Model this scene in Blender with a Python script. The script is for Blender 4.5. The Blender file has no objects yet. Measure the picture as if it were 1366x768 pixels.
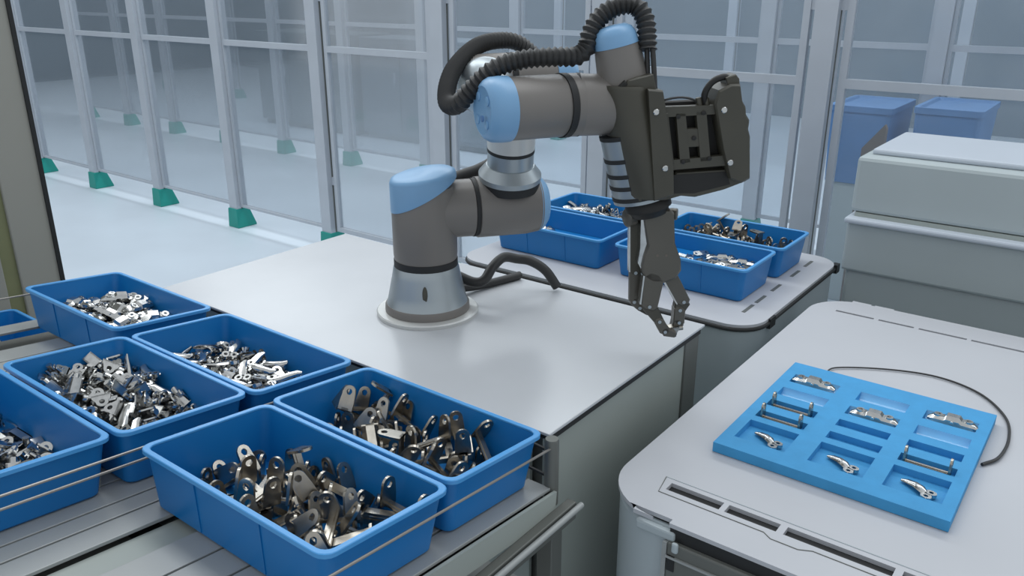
import bpy, bmesh, math, random
from mathutils import Vector, Matrix, Quaternion

# ------------------------------------------------------------------ camera, world, lights, exposure
scene = bpy.context.scene
cam_data = bpy.data.cameras.new('camera')
cam = bpy.data.objects.new('camera', cam_data); scene.collection.objects.link(cam)
cam_data.sensor_fit = 'HORIZONTAL'; cam_data.sensor_width = 36.0; cam_data.lens = 36.0*1102.0/1366.0
cam_data.clip_start = 0.05; cam_data.clip_end = 100
cam.location = (0, 0, 1.64)
cam.rotation_euler = (math.radians(90-20.14), 0, math.radians(37.4))
scene.camera = cam

world = bpy.data.worlds.new('world'); scene.world = world; world.use_nodes = True
bg = world.node_tree.nodes['Background']
bg.inputs[0].default_value = (0.75, 0.795, 0.835, 1); bg.inputs[1].default_value = 0.85

def area_light(name, loc, size, energy, color, rot=(0, 0, 0)):
    d = bpy.data.lights.new(name, 'AREA'); d.shape = 'RECTANGLE'; d.size, d.size_y = size; d.energy = energy; d.color = color
    o = bpy.data.objects.new(name, d); o.location = loc; o.rotation_euler = rot; scene.collection.objects.link(o)
    return o
# rows of long ceiling luminaires over the cell and over the hall behind the fence
area_light('ceiling_light', (-1.6, 2.2, 4.6), (5.0, 1.2), 64, (0.93, 0.97, 1.0))
area_light('ceiling_light', (-5.5, 2.0, 4.6), (5.0, 1.2), 85, (0.93, 0.98, 1.0))
area_light('ceiling_light', (-6.5, 6.2, 4.6), (8.0, 1.2), 190, (0.88, 0.95, 1.0))
area_light('ceiling_light', (0.8, 6.2, 4.6), (5.0, 1.2), 90, (0.88, 0.95, 1.0))

vs = scene.view_settings
vs.view_transform = 'Standard'; vs.look = 'None'; vs.gamma = 1.0; vs.use_curve_mapping = False
vs.exposure = 0.0

# ------------------------------------------------------------------ mesh helpers
PI = math.pi
def V3(*a): return Vector(a)
def lin(c):
    c /= 255.0
    return c/12.92 if c <= 0.04045 else ((c+0.055)/1.055)**2.4
def rgb(r, g, b): return (lin(r), lin(g), lin(b), 1.0)

def frame(axis, hint=None):
    """orthonormal frame whose third axis is `axis`"""
    w = Vector(axis).normalized()
    h = Vector(hint) if hint else (Vector((0, 0, 1)) if abs(w.z) < 0.9 else Vector((1, 0, 0)))
    u = (h - w*h.dot(w)).normalized()
    return u, w.cross(u), w

def box(bm, x0, x1, y0, y1, z0, z1, m=None):
    P = [Vector((x, y, z)) for z in (z0, z1) for y in (y0, y1) for x in (x0, x1)]
    if m is not None: P = [m @ p for p in P]
    v = [bm.verts.new(p) for p in P]
    for f in ((0, 2, 3, 1), (4, 5, 7, 6), (0, 1, 5, 4), (2, 6, 7, 3), (0, 4, 6, 2), (1, 3, 7, 5)):
        bm.faces.new([v[i] for i in f])

def loft(bm, loops, cap0=True, cap1=True, closed=True):
    """bridge equal-length vertex loops"""
    L = [[bm.verts.new(p) for p in lp] for lp in loops]
    n = len(L[0])
    for a, b in zip(L, L[1:]):
        for i in range(n if closed else n-1):
            j = (i+1) % n
            bm.faces.new((a[i], a[j], b[j], b[i]))
    if cap0: bm.faces.new(L[0][::-1])
    if cap1: bm.faces.new(L[-1])
    return L

def lathe(bm, p0, axis, prof, seg=32, cap0=True, cap1=True, hint=None):
    """prof: list of (distance along axis, radius)"""
    u, v, w = frame(axis, hint); p0 = Vector(p0)
    loops = [[p0 + w*d + (u*math.cos(2*PI*i/seg) + v*math.sin(2*PI*i/seg))*r for i in range(seg)] for d, r in prof]
    return loft(bm, loops, cap0, cap1)

def cyl(bm, p0, p1, r0, r1=None, seg=24):
    p0 = Vector(p0); p1 = Vector(p1); d = p1-p0
    lathe(bm, p0, d, [(0, r0), (d.length, r0 if r1 is None else r1)], seg)

def catmull(pts, sub=8):
    P = [Vector(p) for p in pts]; P = [P[0]*2-P[1]] + P + [P[-1]*2-P[-2]]
    out = []
    for i in range(1, len(P)-2):
        for k in range(sub):
            t = k/sub
            out.append(0.5*((2*P[i]) + (P[i+1]-P[i-1])*t + (2*P[i-1]-5*P[i]+4*P[i+1]-P[i+2])*t*t + (3*P[i]-P[i-1]-3*P[i+1]+P[i+2])*t**3))
    out.append(P[-2]); return out

def sweep(bm, pts, r, seg=10, ridge=0.0):
    """tube along a polyline; ridge > 0 alternates the radius (corrugated hose)"""
    P = [Vector(p) for p in pts]; loops = []; u = None
    for i, p in enumerate(P):
        t = (P[min(i+1, len(P)-1)] - P[max(i-1, 0)]).normalized()
        if u is None: u = frame(t)[0]
        u = (u - t*u.dot(t)).normalized(); v = t.cross(u)
        rr = (r[i] if isinstance(r, (list, tuple)) else r) + (ridge if i % 2 else -ridge)
        loops.append([p + (u*math.cos(2*PI*k/seg) + v*math.sin(2*PI*k/seg))*rr for k in range(seg)])
    loft(bm, loops)

def resample(pts, step):
    P = [Vector(p) for p in pts]; out = [P[0]]; acc = 0
    for a, b in zip(P, P[1:]):
        d = (b-a).length; pos = 0
        while acc + (d-pos) >= step:
            pos += step-acc; acc = 0; out.append(a.lerp(b, pos/d))
        acc += d-pos
    return out

def rrect(hx, hy, r, n=5, cx=0, cy=0, z=0):
    out = []
    for sx, sy, a0 in ((1, 1, 0), (-1, 1, PI/2), (-1, -1, PI), (1, -1, 1.5*PI)):
        for k in range(n+1):
            a = a0 + PI/2*k/n
            out.append(Vector((cx + sx*(hx-r) + r*math.cos(a), cy + sy*(hy-r) + r*math.sin(a), z)))
    return out

def prism(bm, poly, m, t0, t1, bev=0.0):
    """extrude a 2-D outline (u, v) from w=t0 to w=t1 through matrix m, optional chamfer on the t1 edge"""
    if bev:
        c = Vector((sum(p[0] for p in poly)/len(poly), sum(p[1] for p in poly)/len(poly)))
        ins = []
        for p in poly:
            d = Vector(p)-c; ins.append(c + d*max(0.0, 1-bev/max(d.length, 1e-6)))
        s = 1 if t1 > t0 else -1
        loops = [[m @ Vector((p[0], p[1], t0)) for p in poly], [m @ Vector((p[0], p[1], t1-s*bev)) for p in poly], [m @ Vector((p[0], p[1], t1)) for p in ins]]
    else:
        loops = [[m @ Vector((p[0], p[1], t)) for p in poly] for t in (t0, t1)]
    loft(bm, loops)

def plate_hole(bm, outer, hole, m, t0, t1):
    """plate with one hole: outer and hole loops have the same vertex count"""
    n = len(outer); R = []
    for lp in (outer, hole):
        R.append([[bm.verts.new(m @ Vector((p[0], p[1], t))) for p in lp] for t in (t0, t1)])
    (o0, o1), (h0, h1) = R
    for i in range(n):
        j = (i+1) % n
        bm.faces.new((o0[j], o0[i], h0[i], h0[j])); bm.faces.new((o1[i], o1[j], h1[j], h1[i]))
        bm.faces.new((o0[i], o0[j], o1[j], o1[i])); bm.faces.new((h0[j], h0[i], h1[i], h1[j]))

# ------------------------------------------------------------------ object helpers
COL = scene.collection
def tag(o, label=None, cat=None, group=None, kind=None):
    if label: o['label'] = label
    if cat: o['category'] = cat
    if group: o['group'] = group
    if kind: o['kind'] = kind
    return o
def thing(name, label, cat, loc, group=None):
    o = bpy.data.objects.new(name, None); o.empty_display_size = 0.05; COL.objects.link(o); o.location = loc
    return tag(o, label, cat, group)
def finish(bm, name, smooth):
    bmesh.ops.recalc_face_normals(bm, faces=bm.faces)
    me = bpy.data.meshes.new(name)
    bm.to_mesh(me); bm.free()
    if smooth:
        me.polygons.foreach_set('use_smooth', [True]*len(me.polygons))
        me.set_sharp_from_angle(angle=math.radians(smooth if smooth is not True else 40))
    return me
def obj(name, bm, mat, parent=None, smooth=40, bevel=0.0):
    """mesh object from world-space geometry, origin at its centre"""
    c = Vector((0, 0, 0)); n = len(bm.verts)
    lo = Vector((min(v.co[i] for v in bm.verts) for i in range(3))); hi = Vector((max(v.co[i] for v in bm.verts) for i in range(3)))
    c = (lo+hi)/2
    bmesh.ops.translate(bm, vec=-c, verts=bm.verts)
    me = finish(bm, name, smooth)
    me.materials.append(mat)
    o = bpy.data.objects.new(name, me); COL.objects.link(o)
    o.location = c
    if parent is not None:
        o.parent = parent
        off = Vector(parent.location); p = parent.parent
        while p is not None: off += Vector(p.location); p = p.parent
        o.location = c-off
    if bevel:
        b = o.modifiers.new('bevel', 'BEVEL'); b.width = bevel; b.segments = 2; b.limit_method = 'ANGLE'; b.angle_limit = math.radians(50)
    return o
def bx(name, mat, parent, *ranges, bevel=0.0, kind=None):
    bm = bmesh.new(); box(bm, *ranges); o = obj(name, bm, mat, parent, 0, bevel)
    if kind: o['kind'] = kind
    return o
def dup(root, loc, label=None, group=None, rotz=None):
    r = root.copy(); COL.objects.link(r); r.location = loc
    if rotz is not None: r.rotation_euler = (0, 0, rotz)
    if label: r['label'] = label
    if group: r['group'] = group
    def rec(src, dst):
        for ch in list(src.children):
            c = ch.copy(); COL.objects.link(c); c.parent = dst; rec(ch, c)
    rec(root, r)
    return r

# ------------------------------------------------------------------ materials (all procedural)
def mat(name, col, rough=0.5, metal=0.0, var=0.06, scale=8.0, bump=0.0, bscale=80.0, coat=0.0, stretch=None):
    m = bpy.data.materials.new(name); m.use_nodes = True; nt = m.node_tree
    b = nt.nodes['Principled BSDF']; b.inputs['Roughness'].default_value = rough; b.inputs['Metallic'].default_value = metal
    if coat: b.inputs['Coat Weight'].default_value = coat
    tc = nt.nodes.new('ShaderNodeTexCoord'); mp = nt.nodes.new('ShaderNodeMapping')
    nt.links.new(tc.outputs['Object'], mp.inputs[0])
    if stretch: mp.inputs['Scale'].default_value = stretch
    nz = nt.nodes.new('ShaderNodeTexNoise'); nz.inputs['Scale'].default_value = scale; nz.inputs['Detail'].default_value = 4
    nt.links.new(mp.outputs[0], nz.inputs['Vector'])
    cr = nt.nodes.new('ShaderNodeValToRGB')
    c = Vector(col[:3])
    cr.color_ramp.elements[0].position = 0.3; cr.color_ramp.elements[1].position = 0.7
    cr.color_ramp.elements[0].color = (*(c*(1-var)), 1); cr.color_ramp.elements[1].color = (*(c*(1+var)), 1)
    nt.links.new(nz.outputs['Fac'], cr.inputs[0]); nt.links.new(cr.outputs[0], b.inputs['Base Color'])
    if bump:
        n2 = nt.nodes.new('ShaderNodeTexNoise'); n2.inputs['Scale'].default_value = bscale; n2.inputs['Detail'].default_value = 3
        nt.links.new(mp.outputs[0], n2.inputs['Vector'])
        bp = nt.nodes.new('ShaderNodeBump'); bp.inputs['Strength'].default_value = bump; bp.inputs['Distance'].default_value = 0.002
        nt.links.new(n2.outputs['Fac'], bp.inputs['Height']); nt.links.new(bp.outputs[0], b.inputs['Normal'])
    return m
def glass(name, tint, haze, haze_col):
    m = bpy.data.materials.new(name); m.use_nodes = True; nt = m.node_tree
    nt.nodes.remove(nt.nodes['Principled BSDF']); out = nt.nodes['Material Output']
    tr = nt.nodes.new('ShaderNodeBsdfTransparent'); tr.inputs[0].default_value = (*tint, 1)
    df = nt.nodes.new('ShaderNodeBsdfDiffuse'); df.inputs[0].default_value = (*haze_col, 1)
    tl = nt.nodes.new('ShaderNodeBsdfTranslucent'); tl.inputs[0].default_value = (*haze_col, 1)
    hz = nt.nodes.new('ShaderNodeMixShader'); hz.inputs[0].default_value = 0.5; nt.links.new(df.outputs[0], hz.inputs[1]); nt.links.new(tl.outputs[0], hz.inputs[2])
    gl = nt.nodes.new('ShaderNodeBsdfGlossy'); gl.inputs['Roughness'].default_value = 0.08
    fr = nt.nodes.new('ShaderNodeFresnel'); fr.inputs[0].default_value = 1.45
    nz = nt.nodes.new('ShaderNodeTexNoise'); nz.inputs['Scale'].default_value = 1.5
    ma = nt.nodes.new('ShaderNodeMapRange'); ma.inputs[3].default_value = haze*0.75; ma.inputs[4].default_value = haze*1.25
    nt.links.new(nz.outputs['Fac'], ma.inputs[0])
    m1 = nt.nodes.new('ShaderNodeMixShader'); m2 = nt.nodes.new('ShaderNodeMixShader')
    nt.links.new(ma.outputs[0], m1.inputs[0]); nt.links.new(tr.outputs[0], m1.inputs[1]); nt.links.new(hz.outputs[0], m1.inputs[2])
    fm = nt.nodes.new('ShaderNodeMath'); fm.operation = 'MULTIPLY'; fm.inputs[1].default_value = 0.45
    nt.links.new(fr.outputs[0], fm.inputs[0]); nt.links.new(fm.outputs[0], m2.inputs[0]); nt.links.new(m1.outputs[0], m2.inputs[1]); nt.links.new(gl.outputs[0], m2.inputs[2])
    nt.links.new(m2.outputs[0], out.inputs[0])
    return m

M = {
 'floor': mat('floor_coating', rgb(198, 209, 219), 0.32, var=0.05, scale=1.2),
 'wall': mat('wall_paint', rgb(114, 126, 136), 0.7, var=0.04, scale=0.8),
 'wall_dark': mat('wall_band', rgb(92, 104, 114), 0.7, var=0.04, scale=0.8),
 'alu': mat('anodised_aluminium', rgb(180, 186, 194), 0.42, 0.3, var=0.03),
 'alu_dark': mat('dark_shaded_profile', rgb(104, 106, 102), 0.45, 0.3, var=0.04),  # dark profile parts, aluminium with shade put into its colour
 'steel_grey': mat('grey_steel_sheet', rgb(160, 163, 162), 0.4, 0.15, var=0.05, scale=5),
 'rubber': mat('black_rubber', rgb(38, 39, 38), 0.62, var=0.1, bump=0.15),
 'green': mat('green_plastic', rgb(20, 138, 128), 0.45, var=0.05),
 'pane': glass('polycarbonate_pane', (0.95, 0.965, 0.98), 0.085, (0.52, 0.58, 0.63)),
 'top': mat('white_laminate', rgb(188, 191, 195), 0.27, var=0.04, scale=3.0),
 'panel': mat('grey_green_panel', rgb(158, 165, 160), 0.5, var=0.04, scale=3),
 'cart': mat('cart_white_plastic', rgb(186, 188, 193), 0.42, var=0.03, scale=3),
 'cart_body': mat('cart_body_plastic', rgb(172, 182, 186), 0.45, var=0.03, scale=3),
 'cart_dark': mat('cart_dark_panel', rgb(100, 102, 98), 0.5, var=0.05, scale=6),
 'gap': mat('black_trim_and_shade', rgb(30, 31, 32), 0.6, var=0.1),  # black rings and trim, also shade painted into gaps
 'bin': mat('blue_bin_plastic', rgb(12, 112, 180), 0.4, var=0.05, scale=5),
 'rim': mat('blue_rim_highlight', rgb(76, 154, 216), 0.3, var=0.04),  # bin blue lightened, the rim's highlight put into the colour
 'foam': mat('blue_foam', rgb(62, 150, 204), 0.7, var=0.05, scale=30, bump=0.2, bscale=300),
 'foam_pocket': mat('blue_film_highlight', rgb(120, 184, 228), 0.16, var=0.05, scale=20),  # film blue lightened, gutter highlights put into the colour
 'robot': mat('robot_grey', rgb(120, 116, 112), 0.42, 0.1, var=0.03),
 'robot_silver': mat('robot_silver', rgb(168, 176, 180), 0.36, 0.7, var=0.04),
 'robot_blue': mat('robot_cap_blue', rgb(122, 166, 204), 0.38, var=0.03),
 'rod': mat('bare_steel_rod', rgb(150, 146, 140), 0.35, 0.6, var=0.05),
 'plate': mat('base_plate_white', rgb(205, 206, 204), 0.35, 0.2, var=0.03),
 'tool': mat('tool_black', rgb(68, 66, 57), 0.45, var=0.08, scale=14),
 'tool_dark': mat('tool_deep_black', rgb(26, 25, 23), 0.55, var=0.08),
 'tool_grey': mat('gripper_grey', rgb(94, 91, 84), 0.38, 0.4, var=0.06),
 'hose': mat('hose_black', rgb(46, 46, 46), 0.5, var=0.08),
 'nickel': mat('nickel_plated_steel', rgb(172, 166, 156), 0.27, 1.0, var=0.12, scale=60),
 'bright': mat('bright_zinc_steel', rgb(196, 196, 194), 0.17, 1.0, var=0.1, scale=80),
 'grey_box': mat('pale_grey_plastic', rgb(172, 182, 184), 0.5, var=0.03, scale=3),
 'grey_lid': mat('pale_grey_lid', rgb(188, 196, 206), 0.45, var=0.03, scale=3),
 'cabinet': mat('dark_grey_steel', rgb(98, 110, 116), 0.5, 0.1, var=0.04),
 'taupe': mat('taupe_panel', rgb(150, 149, 141), 0.5, var=0.03, scale=2),
 'olive': mat('olive_strip', rgb(124, 126, 92), 0.5, var=0.05),
 'blue_far': mat('far_blue_plastic', rgb(88, 126, 172), 0.5, var=0.05),
 'brown': mat('brown_card', rgb(110, 100, 92), 0.7, var=0.06),
}

# ------------------------------------------------------------------ the hall
bx('floor', M['floor'], None, -24, 9, -6, 16, -0.05, 0.0, kind='structure')
bx('wall_back', M['wall'], None, -24, 9, 11.0, 11.2, 0.0, 5.2, kind='structure')
bx('wall_left', M['wall'], None, -16.2, -16.0, -6, 11.0, 0.0, 5.2, kind='structure')
for i, (z0, z1) in enumerate(((1.95, 2.15), (3.0, 3.3))):
    bx('trim_%d' % (i+1), M['wall_dark'], None, -15.9, 9, 10.93, 11.0, z0, z1, kind='structure')

# ------------------------------------------------------------------ safety fences: posts and framed panes on a 1 m pitch
def fence_post(x, y, label, group, h=2.35):
    t = thing('safety_fence_upright', label, 'fence post', (x, y, 0), group)
    bx('profile', M['alu'], t, x-0.044, x+0.044, y-0.044, y+0.044, 0.0, h)
    bm = bmesh.new()
    for s in (-1, 1):                                                    # dark groove strips on the faces seen
        box(bm, x+s*0.0445-0.001, x+s*0.0445+0.001, y-0.006, y+0.006, 0.13, h)
    obj('groove', bm, M['alu_dark'], t, 0)
    bm = bmesh.new()
    P = lambda x0, x1, y0, y1, z: [Vector((x0, y0, z)), Vector((x1, y0, z)), Vector((x1, y1, z)), Vector((x0, y1, z))]
    loft(bm, [P(x-0.058, x+0.058, y-0.058, y+0.10, 0), P(x-0.058, x+0.058, y-0.058, y+0.10, 0.010), P(x-0.050, x+0.050, y-0.054, y+0.054, 0.138)])
    obj('foot', bm, M['green'], t, 0, 0.004)
    return t
def fence_panel(x0, x1, y, label, group, h=2.3, midz=1.28, frame_w=0.028, gap=0.070):
    t = thing('safety_screen', label, 'fence panel', ((x0+x1)/2, y, 0), group)
    a, b = x0+gap, x1-gap; w = frame_w; z0 = 0.15
    for xs in (a, b-w): bx('stile', M['alu'], t, xs, xs+w, y-0.014, y+0.014, z0, h)
    for zz in (z0, midz-0.018, h-w): bx('rail', M['alu'], t, a+w, b-w, y-0.014, y+0.014, zz, zz+(0.036 if zz == midz-0.018 else w))
    bx('pane', M['pane'], t, a+w-0.004, b-w+0.004, y-0.002, y+0.002, z0+w, midz-0.018)
    bx('pane', M['pane'], t, a+w-0.004, b-w+0.004, y-0.002, y+0.002, midz+0.018, h-w)
    # hinge lugs tying the frame to the posts
    for xs in ((a-0.026, b) if gap > 0.05 else ()):
        for zz in (0.45, 1.55): bx('bracket', M['alu'], t, xs, xs+0.026, y-0.01, y+0.01, zz, zz+0.05)
    return t
posts1 = [-8.09+1.004*i for i in range(9)]
ordw = ['first', 'second', 'third', 'fourth', 'fifth', 'sixth', 'seventh', 'eighth', 'ninth', 'tenth', 'eleventh', 'twelfth']
for i, x in enumerate(posts1):
    fence_post(x, 3.40, 'aluminium post on a green foot, %s from the left in the near fence' % ordw[i], 'near fence posts')
for i, (a, b) in enumerate(zip(posts1, posts1[1:])):
    fence_panel(a, b, 3.40, 'clear framed fence panel, %s from the left in the near fence' % ordw[i], 'near fence panels', **(dict(gap=0.070) if i > 3 else dict(gap=0.0455, frame_w=0.016)))
posts2 = [-11.09+1.006*i for i in range(12)]
ordx = ordw + ['thirteenth']
for i, x in enumerate(posts2):
    fence_post(x, 5.36, 'aluminium post on a green foot, %s from the left in the second fence row' % ordx[i], 'second fence posts')
for i, (a, b) in enumerate(zip(posts2, posts2[1:])):
    fence_panel(a, b, 5.36, 'clear framed fence panel, %s from the left in the second fence row' % ordx[i], 'second fence panels', gap=0.0455, frame_w=0.02, midz=1.305)
for i in range(8):
    fence_post(-13.2+1.98*i, 7.75, 'far aluminium post on a green foot, %s from the left in the third fence row' % ordw[i], 'third fence posts')

# things standing in the hall behind the fences
t = thing('steel_cabinet', 'dark grey steel cabinet standing behind the second fence row', 'cabinet', (-8.2, 6.9, 0))
bx('body', M['cabinet'], t, -8.95, -7.2, 6.5, 7.1, 0.06, 1.12, bevel=0.008)
bx('plinth', M['gap'], t, -8.9, -7.25, 6.53, 7.08, 0.0, 0.06)
for i in range(3):
    d = bx('door', M['cabinet'], t, -8.92+0.58*i, -8.36+0.58*i, 6.485, 6.5, 0.1, 1.08, bevel=0.004)
    bx('handle', M['alu'], d, -8.42+0.58*i, -8.40+0.58*i, 6.465, 6.485, 0.6, 0.75)
t = thing('steel_cabinet', 'cabinet paled with painted pane haze, right of the dark one behind the second fence row', 'cabinet', (-6.3, 6.9, 0))
bx('body', M['wall'], t, -7.15, -5.3, 6.55, 7.1, 0.06, 1.10, bevel=0.008)  # paler than its neighbour: haze of an extra pane put into the colour
bx('plinth', M['cabinet'], t, -7.1, -5.35, 6.58, 7.08, 0.0, 0.06)
for i in range(3):
    d = bx('door', M['wall'], t, -7.12+0.61*i, -6.53+0.61*i, 6.535, 6.55, 0.1, 1.06, bevel=0.004)
    bx('handle', M['alu'], d, -6.60+0.61*i, -6.58+0.61*i, 6.515, 6.535, 0.6, 0.75)
# ------------------------------------------------------------------ small steel parts
def ear(bm, m, w, h, hz, hr, t):
    """upright rounded tab with a hole: half width w, height h, hole centre hz, hole radius hr"""
    rt_ = h-hz; ang = [PI*k/8 for k in range(9)]
    outer = [(rt_*math.cos(a), hz+rt_*math.sin(a)) for a in ang] + [(-w, hz*0.45), (-w, 0), (0, 0), (w, 0), (w, hz*0.45)]
    hole = []
    for (x, y) in outer:
        a = math.atan2(y-hz, x); hole.append((hr*math.cos(a), hz+hr*math.sin(a)))
    plate_hole(bm, outer, hole, m, -t/2, t/2)

def bm_bracket(L=0.078, w=0.014, h=0.046, t=0.0042):
    """steel strip folded up at both ends into holed ears"""
    bm = bmesh.new()
    box(bm, -L/2, L/2, -w*0.5, w*0.5, 0, t)
    box(bm, -L/2+0.004, L/2-0.004, -w*0.22, w*0.22, t, t+0.0016)
    for s in (-1, 1):
        m = Matrix(((0, 0, 1, s*(L/2-t/2)), (1, 0, 0, 0), (0, 1, 0, 0.0), (0, 0, 0, 1)))
        ear(bm, m, w, h, h-w*0.86, 0.0056, t)
    return bm

def bm_clevis():
    """small folded clevis"""
    bm = bmesh.new(); t = 0.0022
    box(bm, -0.013, 0.013, -0.008, 0.008, 0, t)
    for s in (-1, 1):
        m = Matrix(((1, 0, 0, 0), (0, 0, 1, s*(0.008-t/2)), (0, 1, 0, 0), (0, 0, 0, 1)))
        ear(bm, m, 0.012, 0.019, 0.011, 0.0036, t)
    lathe(bm, (-0.02, 0, 0.006), (1, 0, 0), [(0, 0.0045), (0.012, 0.0045)], 10)
    bmesh.ops.translate(bm, vec=(0, 0, -0.008), verts=bm.verts); bmesh.ops.scale(bm, vec=(1.3,)*3, verts=bm.verts)
    return bm

def bm_lever():
    """bent clamp lever with a forked, holed end"""
    bm = bmesh.new(); I = Matrix.Identity(4)
    loops = []
    for x, y, z, a, b in ((-0.03, 0.004, 0.003, 0.003, 0.002), (-0.022, 0.006, 0.004, 0.006, 0.0032), (-0.008, 0.004, 0.006, 0.007, 0.0045), (0.006, 0, 0.0065, 0.008, 0.005), (0.014, -0.003, 0.005, 0.006, 0.004)):
        loops.append([Vector((x, y+a*math.cos(2*PI*k/8), z+b*math.sin(2*PI*k/8))) for k in range(8)])
    loft(bm, loops)
    for s in (-1, 1):
        c = (0.019, -0.004+s*0.007)
        o = [(c[0]+0.0085*math.cos(2*PI*k/12), c[1]+0.0065*math.sin(2*PI*k/12)) for k in range(12)]
        h = [(c[0]+0.0035*math.cos(2*PI*k/12), c[1]+0.003*math.sin(2*PI*k/12)) for k in range(12)]
        plate_hole(bm, o, h, I, 0.002, 0.0075)
    cyl(bm, (0.022, -0.018, 0.005), (0.022, 0.010, 0.005), 0.002, seg=8)
    bmesh.ops.translate(bm, vec=(0, 0, -0.006), verts=bm.verts); bmesh.ops.scale(bm, vec=(1.25,)*3, verts=bm.verts)
    return bm

def bm_link():
    """oblong link plate with two holes"""
    bm = bmesh.new(); I = Matrix.Identity(4); w = 0.008; L = 0.014
    for s in (-1, 1):
        ang = [(-PI/2 + PI*k/8) if s > 0 else (PI/2 + PI*k/8) for k in range(9)]
        o = [(s*L + w*math.cos(a), w*math.sin(a)) for a in ang] + [(0, s*w), (0, 0), (0, -s*w)]
        h = []
        for (x, y) in o:
            a = math.atan2(y, x-s*L); h.append((s*L+0.0034*math.cos(a), 0.0034*math.sin(a)))
        plate_hole(bm, o, h, I, 0, 0.003)
    box(bm, -0.009, 0.009, w-0.002, w, 0.003, 0.009)
    bmesh.ops.translate(bm, vec=(0, 0, -0.004), verts=bm.verts); bmesh.ops.scale(bm, vec=(1.25,)*3, verts=bm.verts)
    return bm

def bm_clip(k=1.15):
    """humped spring clip body: hollow shell with a raised saddle and end tongues"""
    bm = bmesh.new(); loops = []
    for x, w, z in ((-0.040, 0.006, 0.004), (-0.034, 0.009, 0.008), (-0.026, 0.011, 0.010), (-0.014, 0.012, 0.011), (-0.010, 0.012, 0.016), (0.010, 0.012, 0.016), (0.014, 0.012, 0.011), (0.026, 0.011, 0.010), (0.034, 0.009, 0.008), (0.040, 0.006, 0.004)):
        loops.append([Vector((x, -w, 0)), Vector((x, -w, z*0.6)), Vector((x, -w*0.55, z)), Vector((x, w*0.55, z)), Vector((x, w, z*0.6)), Vector((x, w, 0))])
    loft(bm, loops)
    for s in (-1, 1):
        o = [(s*0.024+0.007*math.cos(2*PI*q/12), 0.007*math.sin(2*PI*q/12)) for q in range(12)]
        h = [(s*0.024+0.0035*math.cos(2*PI*q/12), 0.0035*math.sin(2*PI*q/12)) for q in range(12)]
        plate_hole(bm, o, h, Matrix.Identity(4), 0.009, 0.0125)
    cyl(bm, (0, -0.0145, 0.006), (0, 0.0145, 0.006), 0.0035, seg=10)
    if k != 1.0: bmesh.ops.scale(bm, vec=(k, k, k), verts=bm.verts)
    return bm
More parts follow.
